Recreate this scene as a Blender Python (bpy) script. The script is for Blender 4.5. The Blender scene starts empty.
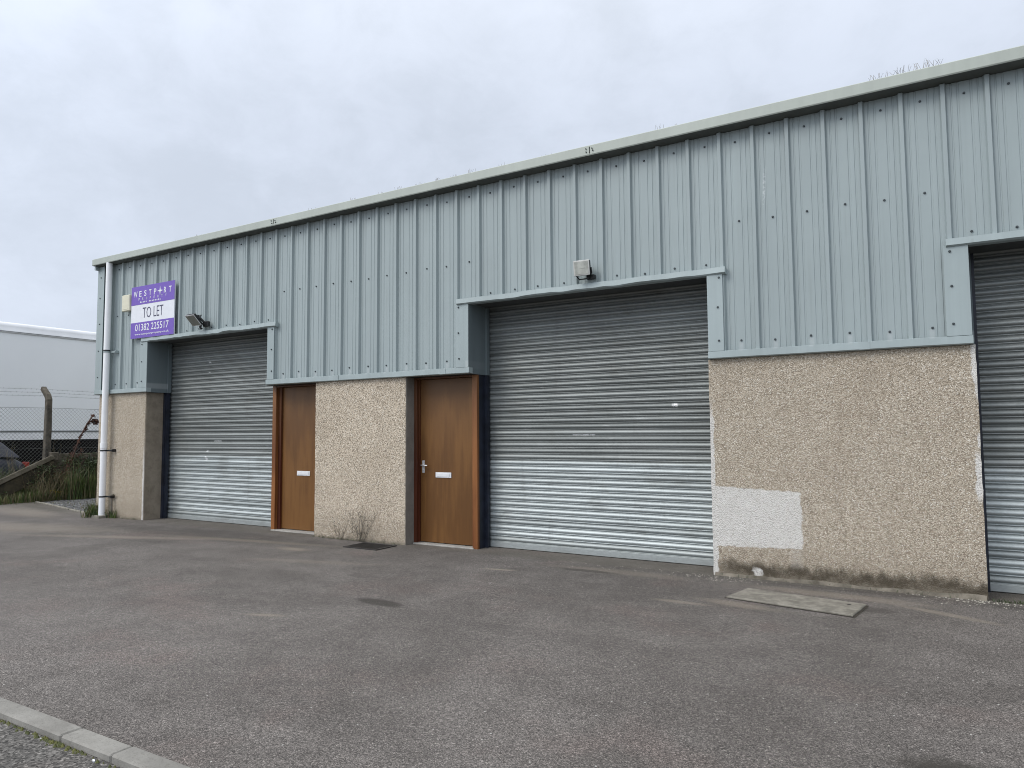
import bpy, math, random
from mathutils import Vector, Matrix, noise as mnoise
R = math.radians
rnd = random.Random(7)
S = bpy.context.scene
COL = S.collection

# ------------------------------------------------------------------ mesh helpers
class MB:
    def __init__(s): s.v = []; s.f = []; s.m = []; s.sm = []
    def face(s, pts, m=0, smooth=False):
        i = len(s.v); s.v += [tuple(p) for p in pts]; s.f.append(tuple(range(i, i+len(pts)))); s.m.append(m); s.sm.append(smooth)
    def grid(s, rows, m=0, smooth=True, closed=False):
        i = len(s.v); n = len(rows[0])
        for r in rows: s.v += [tuple(p) for p in r]
        for a in range(len(rows)-1):
            for b in range(n if closed else n-1):
                c = (b+1) % n
                s.f.append((i+a*n+b, i+a*n+c, i+(a+1)*n+c, i+(a+1)*n+b)); s.m.append(m); s.sm.append(smooth)
    def box(s, x0, x1, y0, y1, z0, z1, m=0, M=None, bev=0.0):
        if bev > 0:
            # chamfered box : 24 verts
            b = min(bev, (x1-x0)*.45, (y1-y0)*.45, (z1-z0)*.45)
            P = {}; base = len(s.v)
            def V(*p):
                p = Vector(p)
                if M: p = M @ p
                s.v.append(tuple(p)); return len(s.v)-1
            X = (x0, x1); Y = (y0, y1); Z = (z0, z1)
            for i in (0, 1):
                for j in (0, 1):
                    for k in (0, 1):
                        ix = X[i]+(b if i == 0 else -b); iy = Y[j]+(b if j == 0 else -b); iz = Z[k]+(b if k == 0 else -b)
                        P[(i, j, k, 0)] = V(X[i], iy, iz); P[(i, j, k, 1)] = V(ix, Y[j], iz); P[(i, j, k, 2)] = V(ix, iy, Z[k])
            def F(*q): s.f.append(tuple(q)); s.m.append(m); s.sm.append(False)
            for i in (0, 1):
                F(*[P[(i, j, k, 0)] for j, k in ((0, 0), (1, 0), (1, 1), (0, 1))])
                F(*[P[(j, i, k, 1)] for j, k in ((0, 0), (1, 0), (1, 1), (0, 1))])
                F(*[P[(j, k, i, 2)] for j, k in ((0, 0), (1, 0), (1, 1), (0, 1))])
                for j in (0, 1):
                    F(P[(i, j, 0, 0)], P[(i, j, 1, 0)], P[(i, j, 1, 1)], P[(i, j, 0, 1)])
                    F(P[(i, 0, j, 0)], P[(i, 1, j, 0)], P[(i, 1, j, 2)], P[(i, 0, j, 2)])
                    F(P[(0, i, j, 1)], P[(1, i, j, 1)], P[(1, i, j, 2)], P[(0, i, j, 2)])
                    for k in (0, 1): F(P[(i, j, k, 0)], P[(i, j, k, 1)], P[(i, j, k, 2)])
            return
        c = [Vector(p) for p in ((x0,y0,z0),(x1,y0,z0),(x1,y1,z0),(x0,y1,z0),(x0,y0,z1),(x1,y0,z1),(x1,y1,z1),(x0,y1,z1))]
        if M: c = [M @ p for p in c]
        i = len(s.v); s.v += [tuple(p) for p in c]
        for q in ((0,3,2,1),(4,5,6,7),(0,1,5,4),(1,2,6,5),(2,3,7,6),(3,0,4,7)):
            s.f.append(tuple(i+k for k in q)); s.m.append(m); s.sm.append(False)
    def tube(s, pts, r, n=8, m=0, caps=True, smooth=True):
        pts = [Vector(p) for p in pts]
        rr = r if isinstance(r, (list, tuple)) else [r]*len(pts)
        rows = []
        for k, p in enumerate(pts):
            d = (pts[min(k+1, len(pts)-1)] - pts[max(k-1, 0)]).normalized()
            a = Vector((0, 0, 1)) if abs(d.z) < .9 else Vector((1, 0, 0))
            u = d.cross(a).normalized(); w = d.cross(u)
            rows.append([p + (u*math.cos(2*math.pi*j/n) + w*math.sin(2*math.pi*j/n))*rr[k] for j in range(n)])
        s.grid(rows, m, smooth, True)
        if caps:
            s.face(rows[0][::-1], m); s.face(rows[-1], m)
    def build(s, name, mats, parent=None, recalc=True):
        me = bpy.data.meshes.new(name)
        me.from_pydata(s.v, [], s.f)
        if not isinstance(mats, (list, tuple)): mats = [mats]
        for mm in mats: me.materials.append(mm)
        me.polygons.foreach_set('material_index', s.m)
        me.polygons.foreach_set('use_smooth', s.sm)
        me.update()
        o = bpy.data.objects.new(name, me); COL.objects.link(o)
        if parent is not None:
            o.parent = parent
            p = parent; off = Vector((0, 0, 0))
            while p is not None: off += Vector(p.location); p = p.parent
            o.location = -off          # vertices are written in world metres
        return o

def empty(name, loc, label, cat, group=None):
    o = bpy.data.objects.new(name, None); COL.objects.link(o); o.location = loc; o.empty_display_size = .2
    o['label'] = label; o['category'] = cat
    if group: o['group'] = group
    return o
def tag(o, label=None, cat=None, group=None, kind=None):
    if label: o['label'] = label
    if cat: o['category'] = cat
    if group: o['group'] = group
    if kind: o['kind'] = kind
    return o

# ------------------------------------------------------------------ node helpers
class NT:
    def __init__(s, tree): s.t = tree; s.n = tree.nodes; s.l = tree.links
    def put(s, sock, v):
        if isinstance(v, bpy.types.NodeSocket): s.l.new(v, sock)
        elif v is not None:
            if sock.type == 'RGBA' and len(v) == 3: v = (*v, 1)
            sock.default_value = v
    def math(s, op, a, b=None, c=None, clamp=False):
        n = s.n.new('ShaderNodeMath'); n.operation = op; n.use_clamp = clamp
        s.put(n.inputs[0], a)
        if b is not None: s.put(n.inputs[1], b)
        if c is not None: s.put(n.inputs[2], c)
        return n.outputs[0]
    def coord(s, kind='Object'): return s.n.new('ShaderNodeTexCoord').outputs[kind]
    def sep(s, v):
        n = s.n.new('ShaderNodeSeparateXYZ'); s.put(n.inputs[0], v); return n.outputs
    def scale(s, v, sc, loc=(0, 0, 0), rot=(0, 0, 0)):
        n = s.n.new('ShaderNodeMapping'); s.put(n.inputs[0], v); n.inputs[3].default_value = sc; n.inputs[1].default_value = loc; n.inputs[2].default_value = rot
        return n.outputs[0]
    def noise(s, v, scale, detail=4, rough=.55, dist=0.0):
        n = s.n.new('ShaderNodeTexNoise'); s.put(n.inputs['Vector'], v); n.inputs['Scale'].default_value = scale
        n.inputs['Detail'].default_value = detail; n.inputs['Roughness'].default_value = rough; n.inputs['Distortion'].default_value = dist
        return n.outputs['Fac']
    def voro(s, v, scale, feature='F1'):
        n = s.n.new('ShaderNodeTexVoronoi'); n.feature = feature; s.put(n.inputs['Vector'], v); n.inputs['Scale'].default_value = scale
        return n
    def ramp(s, f, stops, interp='LINEAR'):
        n = s.n.new('ShaderNodeValToRGB'); s.put(n.inputs[0], f); cr = n.color_ramp; cr.interpolation = interp
        while len(cr.elements) < len(stops): cr.elements.new(.5)
        for e, (p, c) in zip(cr.elements, stops):
            e.position = p; e.color = (c, c, c, 1) if isinstance(c, (int, float)) else (*c, 1)
        return n.outputs[0]
    def step(s, f, a, b): # smooth 0..1 between a and b
        n = s.n.new('ShaderNodeMapRange'); n.interpolation_type = 'SMOOTHSTEP'; s.put(n.inputs[0], f)
        n.inputs[1].default_value = a; n.inputs[2].default_value = b
        return n.outputs[0]
    def mix(s, f, a, b, mode='MIX'):
        n = s.n.new('ShaderNodeMix'); n.data_type = 'RGBA'; n.blend_type = mode
        s.put(n.inputs[0], f); s.put(n.inputs[6], a); s.put(n.inputs[7], b); return n.outputs[2]
    def bump(s, h, strength, dist, normal=None):
        n = s.n.new('ShaderNodeBump'); s.put(n.inputs['Height'], h); n.inputs['Strength'].default_value = strength; n.inputs['Distance'].default_value = dist
        if normal is not None: s.put(n.inputs['Normal'], normal)
        return n.outputs[0]
    def rect(s, x, a, b, soft): # 1 between a and b
        return s.math('MULTIPLY', s.step(x, a-soft, a+soft), s.math('SUBTRACT', 1, s.step(x, b-soft, b+soft)))
def mat(name):
    m = bpy.data.materials.new(name); m.use_nodes = True
    t = NT(m.node_tree); b = m.node_tree.nodes['Principled BSDF']
    return m, t, b
def simple(name, col, rough=.6, metal=0, var=.12, vs=8, bump=0):
    m, t, b = mat(name); c = t.coord()
    f = t.noise(c, vs, 5)
    cc = t.mix(t.step(f, .3, .7), [x*(1-var) for x in col], [min(1, x*(1+var)) for x in col])
    t.put(b.inputs['Base Color'], cc); b.inputs['Roughness'].default_value = rough; b.inputs['Metallic'].default_value = metal
    if bump: t.put(b.inputs['Normal'], t.bump(t.noise(c, vs*8, 4), bump, .01))
    return m

# ---- painted steel cladding
def paint(name, base, rough=.48, streak=.1, grime=True):
    m, t, b = mat(name); c = t.coord(); x, y, z = t.sep(c)
    st = t.noise(t.scale(c, (9, 9, .35)), 1.0, 5, .6)
    bl = t.noise(c, .9, 4)
    pan = t.noise(t.scale(c, (1.15, 0, 0)), 1.0, 0)
    k = t.math('ADD', t.math('MULTIPLY', st, .55), t.math('MULTIPLY', bl, .45))
    k = t.math('ADD', t.math('MULTIPLY', k, .8), t.math('MULTIPLY', pan, .2))
    col = t.mix(t.step(k, .32, .68), [v*(1-streak) for v in base], [v*(1+streak) for v in base])
    if grime:
        # grime washed down from the gutter joint, dirt at the drip edge
        g = t.math('MULTIPLY', t.step(t.math('ADD', z, t.math('MULTIPLY', t.noise(t.scale(c, (7, 7, .6)), 1, 4), .5)), 4.62, 4.98), .25)
        col = t.mix(g, col, (.12, .135, .13))
        run = t.step(t.noise(t.scale(c, (16, 16, .3), (3, 0, 0)), 1.0, 3, .5), .6, .76)
        col = t.mix(t.math('MULTIPLY', run, .12), col, (.17, .185, .175))
    uu = t.math('FRACT', t.math('DIVIDE', t.math('SUBTRACT', x, .516), .3437))
    pr_ = t.math('MULTIPLY', t.rect(uu, .44, .56, .03), t.rect(z, 2.33, 2.425, .015))
    col = t.mix(t.math('MULTIPLY', pr_, .3), col, (.52, .55, .55))
    pr2 = t.math('MULTIPLY', t.rect(uu, .45, .55, .04), t.math('MULTIPLY', t.rect(z, 2.6, 3.68, .3), t.step(t.noise(t.scale(c, (20, 20, .4)), 1, 4), .5, .7)))
    col = t.mix(t.math('MULTIPLY', pr2, .22), col, (.17, .19, .18))
    ch = t.math('MULTIPLY', t.rect(t.math('ADD', x, t.math('MULTIPLY', z, -.05)), -1.655, -1.635, .012), t.math('MULTIPLY', t.rect(z, 3.85, 4.2, .06), t.step(t.noise(c, 30, 4, .7), .45, .6)))
    col = t.mix(t.math('MULTIPLY', ch, .6), col, (.65, .68, .68))
    sc = t.step(t.noise(t.scale(c, (6, 6, 3)), 3.3, 6, .8), .70, .74)
    col = t.mix(t.math('MULTIPLY', sc, .45), col, (.5, .54, .55))
    t.put(b.inputs['Base Color'], col)
    t.put(b.inputs['Roughness'], t.math('ADD', rough-.1, t.math('MULTIPLY', st, .25)))
    h = t.noise(t.scale(c, (2.2, 2.2, .9)), 1.6, 3)
    t.put(b.inputs['Normal'], t.bump(h, .22, .03))
    return m
M_CLAD = paint('cladding paint', (.312, .366, .368), streak=.06)
M_FLASH = paint('flashing paint', (.325, .383, .385), grime=False)
M_GUT = paint('gutter paint', (.40, .435, .39), grime=False, streak=.08)
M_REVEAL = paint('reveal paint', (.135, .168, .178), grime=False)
M_SCREW = simple('screw cap', (.04, .05, .055), .6)

# ---- pebble dash harling
def harling():
    m, t, b = mat('pebble dash'); c = t.coord(); x, y, z = t.sep(c)
    v = t.voro(c, 104); v2 = t.voro(c, 150)
    cr = t.sep(v.outputs['Color'])[0]; cr2 = t.sep(v2.outputs['Color'])[1]
    peb = t.ramp(cr, [(0, (.14, .115, .08)), (.10, (.29, .245, .18)), (.40, (.48, .405, .315)), (.72, (.60, .52, .41)), (.93, (.76, .70, .60)), (1, (.88, .86, .78))])
    peb2 = t.ramp(cr2, [(0, (.30, .26, .195)), (.6, (.49, .42, .33)), (1, (.68, .63, .52))])
    col = t.mix(.4, peb, peb2)
    col = t.mix(t.step(v.outputs['Distance'], .5, .95), col, (.27, .22, .165))
    big = t.noise(c, 1.1, 6, .65)
    col = t.mix(t.math('MULTIPLY', t.step(big, .45, .75), .3), col, (.27, .21, .15))
    mid = t.noise(t.scale(c, (5, 5, 1.2)), 1.3, 5, .65)
    col = t.mix(t.math('MULTIPLY', t.step(mid, .52, .72), .22), col, (.24, .195, .15))
    nz = t.noise(c, 9, 6, .7); nz2 = t.noise(c, 34, 4, .6)
    ed = t.math('ADD', t.math('MULTIPLY', t.math('SUBTRACT', nz, .5), .11), t.math('MULTIPLY', t.math('SUBTRACT', nz2, .5), .04))
    # grey centre pillar is paler
    pb = t.rect(x, -7.95, -6.18, .004)
    colb = t.mix(1, t.mix(t.step(cr, .08, .3), (.20, .17, .13), col), (1.24, 1.23, 1.22), 'MULTIPLY')
    col = t.mix(pb, col, colb)
    # mould along the foot of the right wall, moss tint on the others
    zz = t.math('ADD', z, t.math('MULTIPLY', t.math('SUBTRACT', t.noise(t.scale(c, (3, 3, 1)), 2.2, 6, .7), .5), .26))
    w = t.math('ADD', z, t.math('MULTIPLY', t.math('SUBTRACT', nz2, .5), .12))
    rw = t.step(x, -2.2, -1.8)
    band = t.math('MULTIPLY', t.math('SUBTRACT', 1, t.step(zz, .10, .21)), rw)
    col = t.mix(t.math('MULTIPLY', band, t.math('ADD', .72, t.math('MULTIPLY', t.step(t.noise(c, 6, 5, .7), .35, .6), .25))), col, (.032, .027, .019))
    foot = t.math('SUBTRACT', 1, t.step(t.math('ADD', zz, 0), .0, .07))
    col = t.mix(t.math('MULTIPLY', foot, .75), col, t.mix(nz, (.15, .13, .10), (.30, .27, .22)))
    # greyer, damp strip above it
    damp = t.math('MULTIPLY', t.math('SUBTRACT', 1, t.step(zz, .05, .5)), .3)
    col = t.mix(damp, col, (.2, .165, .12))
    # white paint: the patch, and ragged strips down the edges
    xr = t.math('ADD', x, ed); zr = t.math('ADD', z, t.math('MULTIPLY', ed, .6))
    zt = t.math('ADD', zr, t.math('MULTIPLY', t.math('ADD', x, 2.07), .045))
    patch = t.math('MULTIPLY', t.rect(xr, -2.4, -1.185, .008), t.math('MULTIPLY', t.step(zt, .917, .933), 1))
    patch = t.math('MULTIPLY', t.rect(xr, -2.4, -1.185, .008), t.math('SUBTRACT', 1, t.step(zt, .917, .933)))
    zbm = t.math('SUBTRACT', zr, t.math('MULTIPLY', t.math('ADD', x, 2.07), .035))
    patch = t.math('MULTIPLY', patch, t.step(zbm, .292, .308))
    patch = t.math('MULTIPLY', patch, t.step(x, -2.2, -2.19))
    s1 = t.math('MULTIPLY', t.math('SUBTRACT', 1, t.step(t.math('ADD', xr, t.math('MULTIPLY', z, .012)), -2.02, -2.01)), t.math('SUBTRACT', 1, t.step(zr, 1.55, 1.9)))
    s1 = t.math('MULTIPLY', s1, t.step(x, -2.2, -2.19))
    x2 = t.math('ADD', xr, 0)
    s2 = t.math('MULTIPLY', t.step(x2, .285, .295), t.math('MAXIMUM', t.math('MULTIPLY', t.rect(zr, 1.78, 2.4, .05), t.step(t.math('SUBTRACT', x2, t.math('MULTIPLY', t.math('SUBTRACT', 2.3, z), .08)), .265, .275)), t.rect(zr, .88, 1.28, .06)))
    s2 = t.math('MAXIMUM', s2, t.math('MULTIPLY', t.step(x2, .31, .315), t.rect(zr, 1.34, 1.46, .02)))
    s3 = t.math('MULTIPLY', t.rect(t.math('ADD', x, t.math('MULTIPLY', ed, .6)), -12.155, -12.0, .004), t.math('SUBTRACT', 1, t.step(zr, .75, 1.5)))
    s4 = t.math('MULTIPLY', t.rect(t.math('ADD', xr, ed), -1.66, -1.59, .02), t.rect(t.math('ADD', zr, ed), .02, .11, .03))
    wm = t.math('MAXIMUM', t.math('MAXIMUM', patch, s1), t.math('MAXIMUM', t.math('MAXIMUM', s2, s4), s3))
    front = t.math('SUBTRACT', 1, t.step(y, .03, .06))
    wm = t.math('MULTIPLY', wm, front)
    pit = t.step(v.outputs['Distance'], .55, .8)
    wcol = t.mix(t.math('MULTIPLY', pit, .55), t.mix(nz, (.62, .60, .56), (.80, .785, .75)), (.36, .33, .28))
    chip = t.step(t.noise(c, 60, 3, .6), .62, .68)
    wcol = t.mix(t.math('MULTIPLY', chip, .5), wcol, col)
    # ghost of an older paint drip below the patch
    gh = t.math('MULTIPLY', t.rect(xr, -1.30, -1.19, .02), t.rect(zr, .14, .33, .03))
    col = t.mix(t.math('MULTIPLY', gh, .25), col, (.55, .52, .47))
    col = t.mix(t.math('MULTIPLY', wm, .93), col, wcol)
    t.put(b.inputs['Base Color'], col); b.inputs['Roughness'].default_value = .95; b.inputs['Specular IOR Level'].default_value = .2
    hh = t.math('SUBTRACT', t.math('ADD', t.math('MULTIPLY', cr, .6), .6), v.outputs['Distance'])
    t.put(b.inputs['Normal'], t.bump(hh, .8, .007, t.bump(t.noise(c, 1.3, 3), .25, .05)))
    return m
M_HARL = harling()
def cement(name, a=(.20, .185, .16), b_=(.32, .30, .265), sc=3, spots=True):
    m, t, b = mat(name); c = t.coord()
    f = t.noise(c, sc, 7, .7); col = t.mix(t.step(f, .3, .7), a, b_)
    g = t.noise(c, 90, 3, .6); col = t.mix(t.math('MULTIPLY', t.step(g, .55, .7), .35), col, [v*.45 for v in a])
    if spots: col = t.mix(t.math('MULTIPLY', t.step(t.noise(c, 14, 5, .7), .6, .7), .4), col, (.09, .085, .06))
    t.put(b.inputs['Base Color'], col); b.inputs['Roughness'].default_value = .92
    t.put(b.inputs['Normal'], t.bump(g, .35, .004)); return m
M_CEM = cement('smooth cement', (.075, .066, .05), (.22, .195, .155), 5)
M_REVC = cement('cement reveal', (.17, .158, .14), (.24, .225, .2), 4, False)
M_KERB = cement('kerb concrete', (.18, .172, .155), (.28, .27, .245), 3.2, True)
M_SLAB = cement('slab concrete', (.14, .13, .108), (.28, .262, .22), 9)
M_POST = cement('weathered post', (.05, .043, .033), (.15, .13, .10), 9)
M_BOARD = cement('mossy board', (.055, .048, .03), (.17, .15, .115), 6)
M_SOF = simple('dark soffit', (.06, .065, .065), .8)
M_INT = simple('dark interior', (.02, .02, .02), .9)

# ---- tarmac
def tarmac(name, c0, c1, stains=True, agg=(215, .5)):
    m, t, b = mat(name); c = t.coord(); x, y, z = t.sep(c)
    big = t.noise(c, .55, 6, .62, .4); mid = t.noise(c, 2.6, 5, .6); red = t.noise(t.scale(c, (1, 1, 1), (31, 9, 0)), .8, 4, .6)
    col = t.mix(t.step(t.math('ADD', t.math('MULTIPLY', big, .6), t.math('MULTIPLY', mid, .4)), .35, .66), c0, c1)
    col = t.mix(t.math('MULTIPLY', t.step(red, .52, .68), .42), col, (c1[0]*1.0, c1[1]*.86, c1[2]*.84))
    streakx = t.noise(t.scale(c, (.35, 2.2, 1), (3, 0, 0), (0, 0, R(12))), 1.0, 4, .55)
    col = t.mix(t.math('MULTIPLY', t.step(streakx, .5, .7), .22), col, [v*.66 for v in c0])
    v = t.voro(c, agg[0]); cr = t.sep(v.outputs['Color'])[0]
    v2 = t.voro(c, agg[0]*.48); cr2 = t.sep(v2.outputs['Color'])[1]
    s1 = t.ramp(cr, [(0, .3), (.35, .78), (.75, 1.1), (1, 2.0)])
    s2 = t.ramp(cr2, [(0, .62), (.5, 1.0), (.9, 1.12), (1, 1.6)])
    col = t.mix(1, col, s1, 'MULTIPLY'); col = t.mix(.8, col, s2, 'MULTIPLY')
    g = t.noise(c, 42, 4, .7); col = t.mix(1, col, t.ramp(g, [(.25, .76), (.75, 1.24)]), 'MULTIPLY')
    # loose pale grit, clustered
    vs = t.voro(c, 60); csep = t.sep(vs.outputs['Color'])
    clus = t.noise(c, 1.8, 4, .6)
    spot = t.math('MULTIPLY', t.math('GREATER_THAN', csep[2], t.math('SUBTRACT', .9985, t.math('MULTIPLY', t.step(clus, .5, .78), .006))), t.math('LESS_THAN', vs.outputs['Distance'], .3))
    if stains:
        wob = t.math('MULTIPLY', t.math('SUBTRACT', t.noise(c, 4.5, 6, .7), .5), 1.0)
        def ell(cx, cy, rx, ry, rot=0, lo=.25, hi=1.45):
            q = t.scale(t.scale(c, (1, 1, 1), (-cx, -cy, 0)), (1, 1, 1), (0, 0, 0), (0, 0, -R(rot)))
            qx, qy, qz = t.sep(q)
            d = t.math('SQRT', t.math('ADD', t.math('POWER', t.math('DIVIDE', qx, rx), 2), t.math('POWER', t.math('DIVIDE', qy, ry), 2)))
            return t.math('SUBTRACT', 1, t.step(t.math('ADD', d, wob), lo, hi))
        tan = (.27, .235, .185)
        for (cx, cy, rx, ry, rot, k) in [(-1.55, -1.2, .38, .09, -10, .4), (-.85, -.42, .75, .12, -3, .42), (.0, -.72, .4, .06, -25, .5), (-4.86, -3.46, .17, .04, 20, .55),
                (-13.2, -1.6, 2.2, .5, 14, .35), (-3.0, -.35, .8, .14, 0, .3), (-8.5, -.75, 1.5, .1, 8, .5), (-7.3, -.95, .28, .1, 0, .55), (-4.2, -.85, .2, .035, 10, .75), (-2.0, -1.35, .25, .05, 0, .5), (-10.4, -1.4, 1.8, .12, 20, .4), (-6.4, -1.5, .9, .1, 15, .22), (-15.5, -.3, 1.5, .35, -8, .35)]:
            col = t.mix(t.math('MULTIPLY', ell(cx, cy, rx, ry, rot), k), col, tan)
        for (cx, cy, rx, ry, rot, k) in [(-4.32, -2.66, .26, .09, -5, .75), (.22, -3.9, .42, .17, -6, .9), (-3.3, -.45, .3, .06, 0, .6), (-6.3, -2.3, .8, .25, 10, .22), (-16.4, .55, 1.6, .35, -12, .5), (-.5, -.85, .14, .1, 0, .5), (-1.2, -.1, 1.3, .1, 0, .35), (-9.5, -.6, 2.4, .35, 2, .32), (1.5, -.2, 1.3, .12, 0, .5)]:
            col = t.mix(t.math('MULTIPLY', ell(cx, cy, rx*1.15, ry*1.15, rot, .6, 1.2), k), col, (.04, .036, .03))
        # soil and moss lodged against the building
        near = t.math('MULTIPLY', t.step(t.math('ADD', y, t.math('MULTIPLY', wob, .09)), -.2, .04), .38)
        col = t.mix(near, col, t.mix(mid, (.07, .062, .045), (.17, .155, .125)))
    col = t.mix(t.math('MULTIPLY', spot, .6), col, (.62, .61, .57))
    t.put(b.inputs['Base Color'], col); b.inputs['Roughness'].default_value = .9; b.inputs['Specular IOR Level'].default_value = .3
    h = t.math('ADD', t.math('MULTIPLY', v2.outputs['Distance'], -.7), t.math('MULTIPLY', g, .8))
    t.put(b.inputs['Normal'], t.bump(h, .6, .006)); return m
M_TAR = tarmac('yard tarmac', (.110, .099, .090), (.165, .150, .138))
M_ROAD = tarmac('road tarmac', (.092, .087, .080), (.142, .134, .124), False, (100, .5))
M_DIRT = cement('rough ground', (.07, .07, .04), (.15, .14, .09), .8)
def gravel():
    m, t, b = mat('gravel'); c = t.coord(); v = t.voro(c, 34); cr = t.sep(v.outputs['Color'])[0]
    col = t.ramp(cr, [(0, .02), (.4, .06), (.8, .12), (1, .33)]); t.put(b.inputs['Base Color'], col); b.inputs['Roughness'].default_value = .9
    t.put(b.inputs['Normal'], t.bump(t.math('SUBTRACT', 1, v.outputs['Distance']), 1, .02)); return m
M_GRAV = gravel()

# ---- galvanised shutter
def galv():
    m, t, b = mat('galvanised shutter'); c = t.coord(); x, y, z = t.sep(c)
    sp = t.noise(t.scale(c, (14, 14, 30)), 2.0, 5, .7); lg = t.noise(t.scale(c, (.5, .5, 1.6)), 2.0, 4, .6)
    st = t.noise(t.scale(c, (5, 5, .5)), 1.4, 4, .6)
    slat = t.math('FLOOR', t.math('DIVIDE', z, .0765))
    wn = t.n.new('ShaderNodeTexWhiteNoise'); wn.noise_dimensions = '1D'; t.put(wn.inputs['W'], slat)
    k = t.math('ADD', t.math('ADD', t.math('MULTIPLY', sp, .4), t.math('MULTIPLY', lg, .35)), t.math('MULTIPLY', wn.outputs['Value'], .25))
    col = t.mix(t.step(k, .3, .7), (.28, .305, .305), (.46, .495, .495))
    # slats are darker above a step in height, paler and slightly smoother below
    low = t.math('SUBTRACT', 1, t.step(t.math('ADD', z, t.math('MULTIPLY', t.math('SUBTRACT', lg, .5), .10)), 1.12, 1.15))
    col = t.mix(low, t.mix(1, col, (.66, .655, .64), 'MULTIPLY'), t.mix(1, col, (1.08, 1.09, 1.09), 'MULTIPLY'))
    col = t.mix(t.math('MULTIPLY', t.step(st, .56, .72), .25), col, (.14, .14, .135))
    rust = t.math('MULTIPLY', t.step(t.noise(c, 5, 6, .7), .58, .7), t.math('MULTIPLY', t.rect(x, .25, .62, .05), t.rect(z, 2.5, 2.95, .06)))
    col = t.mix(t.math('MULTIPLY', rust, .6), col, (.16, .07, .035))
    # scuffs of white paint
    marks = None
    for (a, b_, e, f) in [(-2.62, -2.55, 1.78, 1.825), (-3.9, -3.6, 1.46, 1.475), (-10.98, -10.92, 2.75, 2.78), (-10.98, -10.93, 2.58, 2.6), (-11.0, -10.94, 1.2, 1.23), (-11.03, -10.97, 1.05, 1.12), (-10.8, -10.6, 1.38, 1.4)]:
        r_ = t.math('MULTIPLY', t.rect(x, a, b_, .012), t.rect(z, e, f, .006)); marks = r_ if marks is None else t.math('MAXIMUM', marks, r_)
    marks = t.math('MULTIPLY', marks, t.step(t.noise(c, 55, 3), .38, .5))
    col = t.mix(t.math('MULTIPLY', marks, .8), col, (.85, .86, .86))
    foot = t.math('MULTIPLY', t.math('SUBTRACT', 1, t.step(t.math('ADD', z, t.math('MULTIPLY', st, .1)), .05, .3)), .3)
    wear = t.step(t.noise(t.scale(c, (3, 3, 40)), 1.5, 5, .75), .56, .74)
    col = t.mix(t.math('MULTIPLY', wear, .35), col, (.62, .65, .65))
    hand = t.math('MULTIPLY', t.step(t.noise(t.scale(c, (.9, .9, 1.6)), 1.7, 5, .65), .52, .7), .3)
    col = t.mix(hand, col, (.15, .15, .135))
    col = t.mix(foot, col, (.3, .3, .27))
    t.put(b.inputs['Base Color'], col)
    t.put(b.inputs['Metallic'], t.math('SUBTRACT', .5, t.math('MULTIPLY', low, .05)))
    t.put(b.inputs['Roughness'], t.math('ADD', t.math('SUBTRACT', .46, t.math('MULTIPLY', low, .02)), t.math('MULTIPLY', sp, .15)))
    t.put(b.inputs['Normal'], t.bump(t.noise(t.scale(c, (1.5, 1.5, 6)), 3, 3), .25, .008)); return m
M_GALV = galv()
M_RAIL = simple('navy guide rail', (.012, .016, .028), .45, 0, .4, 6)

def wood(name, a, b_, sc=1.0, off=0.0):
    m, t, b = mat(name); c = t.coord()
    g = t.noise(t.scale(c, (26*sc, 26*sc, 1.1), (off, 0, 0)), 1.0, 6, .65, .8)
    wv = t.n.new('ShaderNodeTexWave'); wv.wave_type = 'RINGS'; t.put(wv.inputs[0], t.scale(c, (2.6, 2.6, .33), (off, 1.3, 0)))
    wv.inputs['Scale'].default_value = 2.4; wv.inputs['Distortion'].default_value = 5; wv.inputs['Detail'].default_value = 3; wv.inputs['Detail Scale'].default_value = 1.2
    bg = t.noise(c, 1.6, 4, .6)
    k = t.math('ADD', t.math('ADD', t.math('MULTIPLY', g, .36), t.math('MULTIPLY', wv.outputs['Fac'], .26)), t.math('MULTIPLY', bg, .33))
    col = t.mix(t.step(k, .26, .78), a, b_)
    x, y, z = t.sep(c)
    # sun bleached towards the top, varnish redder below
    col = t.mix(t.math('MULTIPLY', t.step(z, .9, 2.1), .35), col, (.165, .088, .038))
    t.put(b.inputs['Base Color'], col); b.inputs['Roughness'].default_value = .42; b.inputs['Specular IOR Level'].default_value = .35
    t.put(b.inputs['Normal'], t.bump(g, .15, .003)); return m
M_DOOR = wood('varnished door', (.115, .050, .013), (.19, .088, .024))
M_FRAME = wood('varnished frame', (.15, .05, .014), (.285, .115, .035), 1.4, 5)
M_FRAMED = wood('dark stained frame', (.06, .016, .008), (.11, .032, .014), 1.4, 2)
M_ALU = simple('satin aluminium', (.75, .76, .77), .35, .7, .05)
M_ALUW = simple('anodised plate', (.78, .79, .80), .4, .25, .04)
M_BLACK = simple('black plastic', (.015, .016, .017), .5)
M_WPIPE = simple('white pipe', (.87, .88, .89), .35, 0, .03, 3)
M_CREAM = simple('cream plastic', (.66, .64, .50), .5, 0, .05)
M_PURP = simple('sign purple', (.155, .083, .43), .45, 0, .03)
M_WHITE = simple('sign white', (.74, .76, .80), .45, 0, .03)
M_NAVY = simple('sign lettering navy', (.07, .07, .12), .5)
M_IRON = simple('cast iron', (.035, .033, .032), .6, .3, .3, 30)
M_WIRE = simple('galvanised wire', (.12, .125, .12), .6, .5)
M_TRW = simple('trailer white', (.88, .90, .905), .5, 0, .02, .5)
M_TRR = simple('trailer roof white', (.85, .86, .87), .4, 0, .05, 3)
M_TRG = simple('trailer grey rail', (.16, .17, .17), .5)
M_UNDER = simple('under-trailer black', (.006, .006, .006), 1.0); M_UNDER.node_tree.nodes['Principled BSDF'].inputs['Specular IOR Level'].default_value = .05
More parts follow.
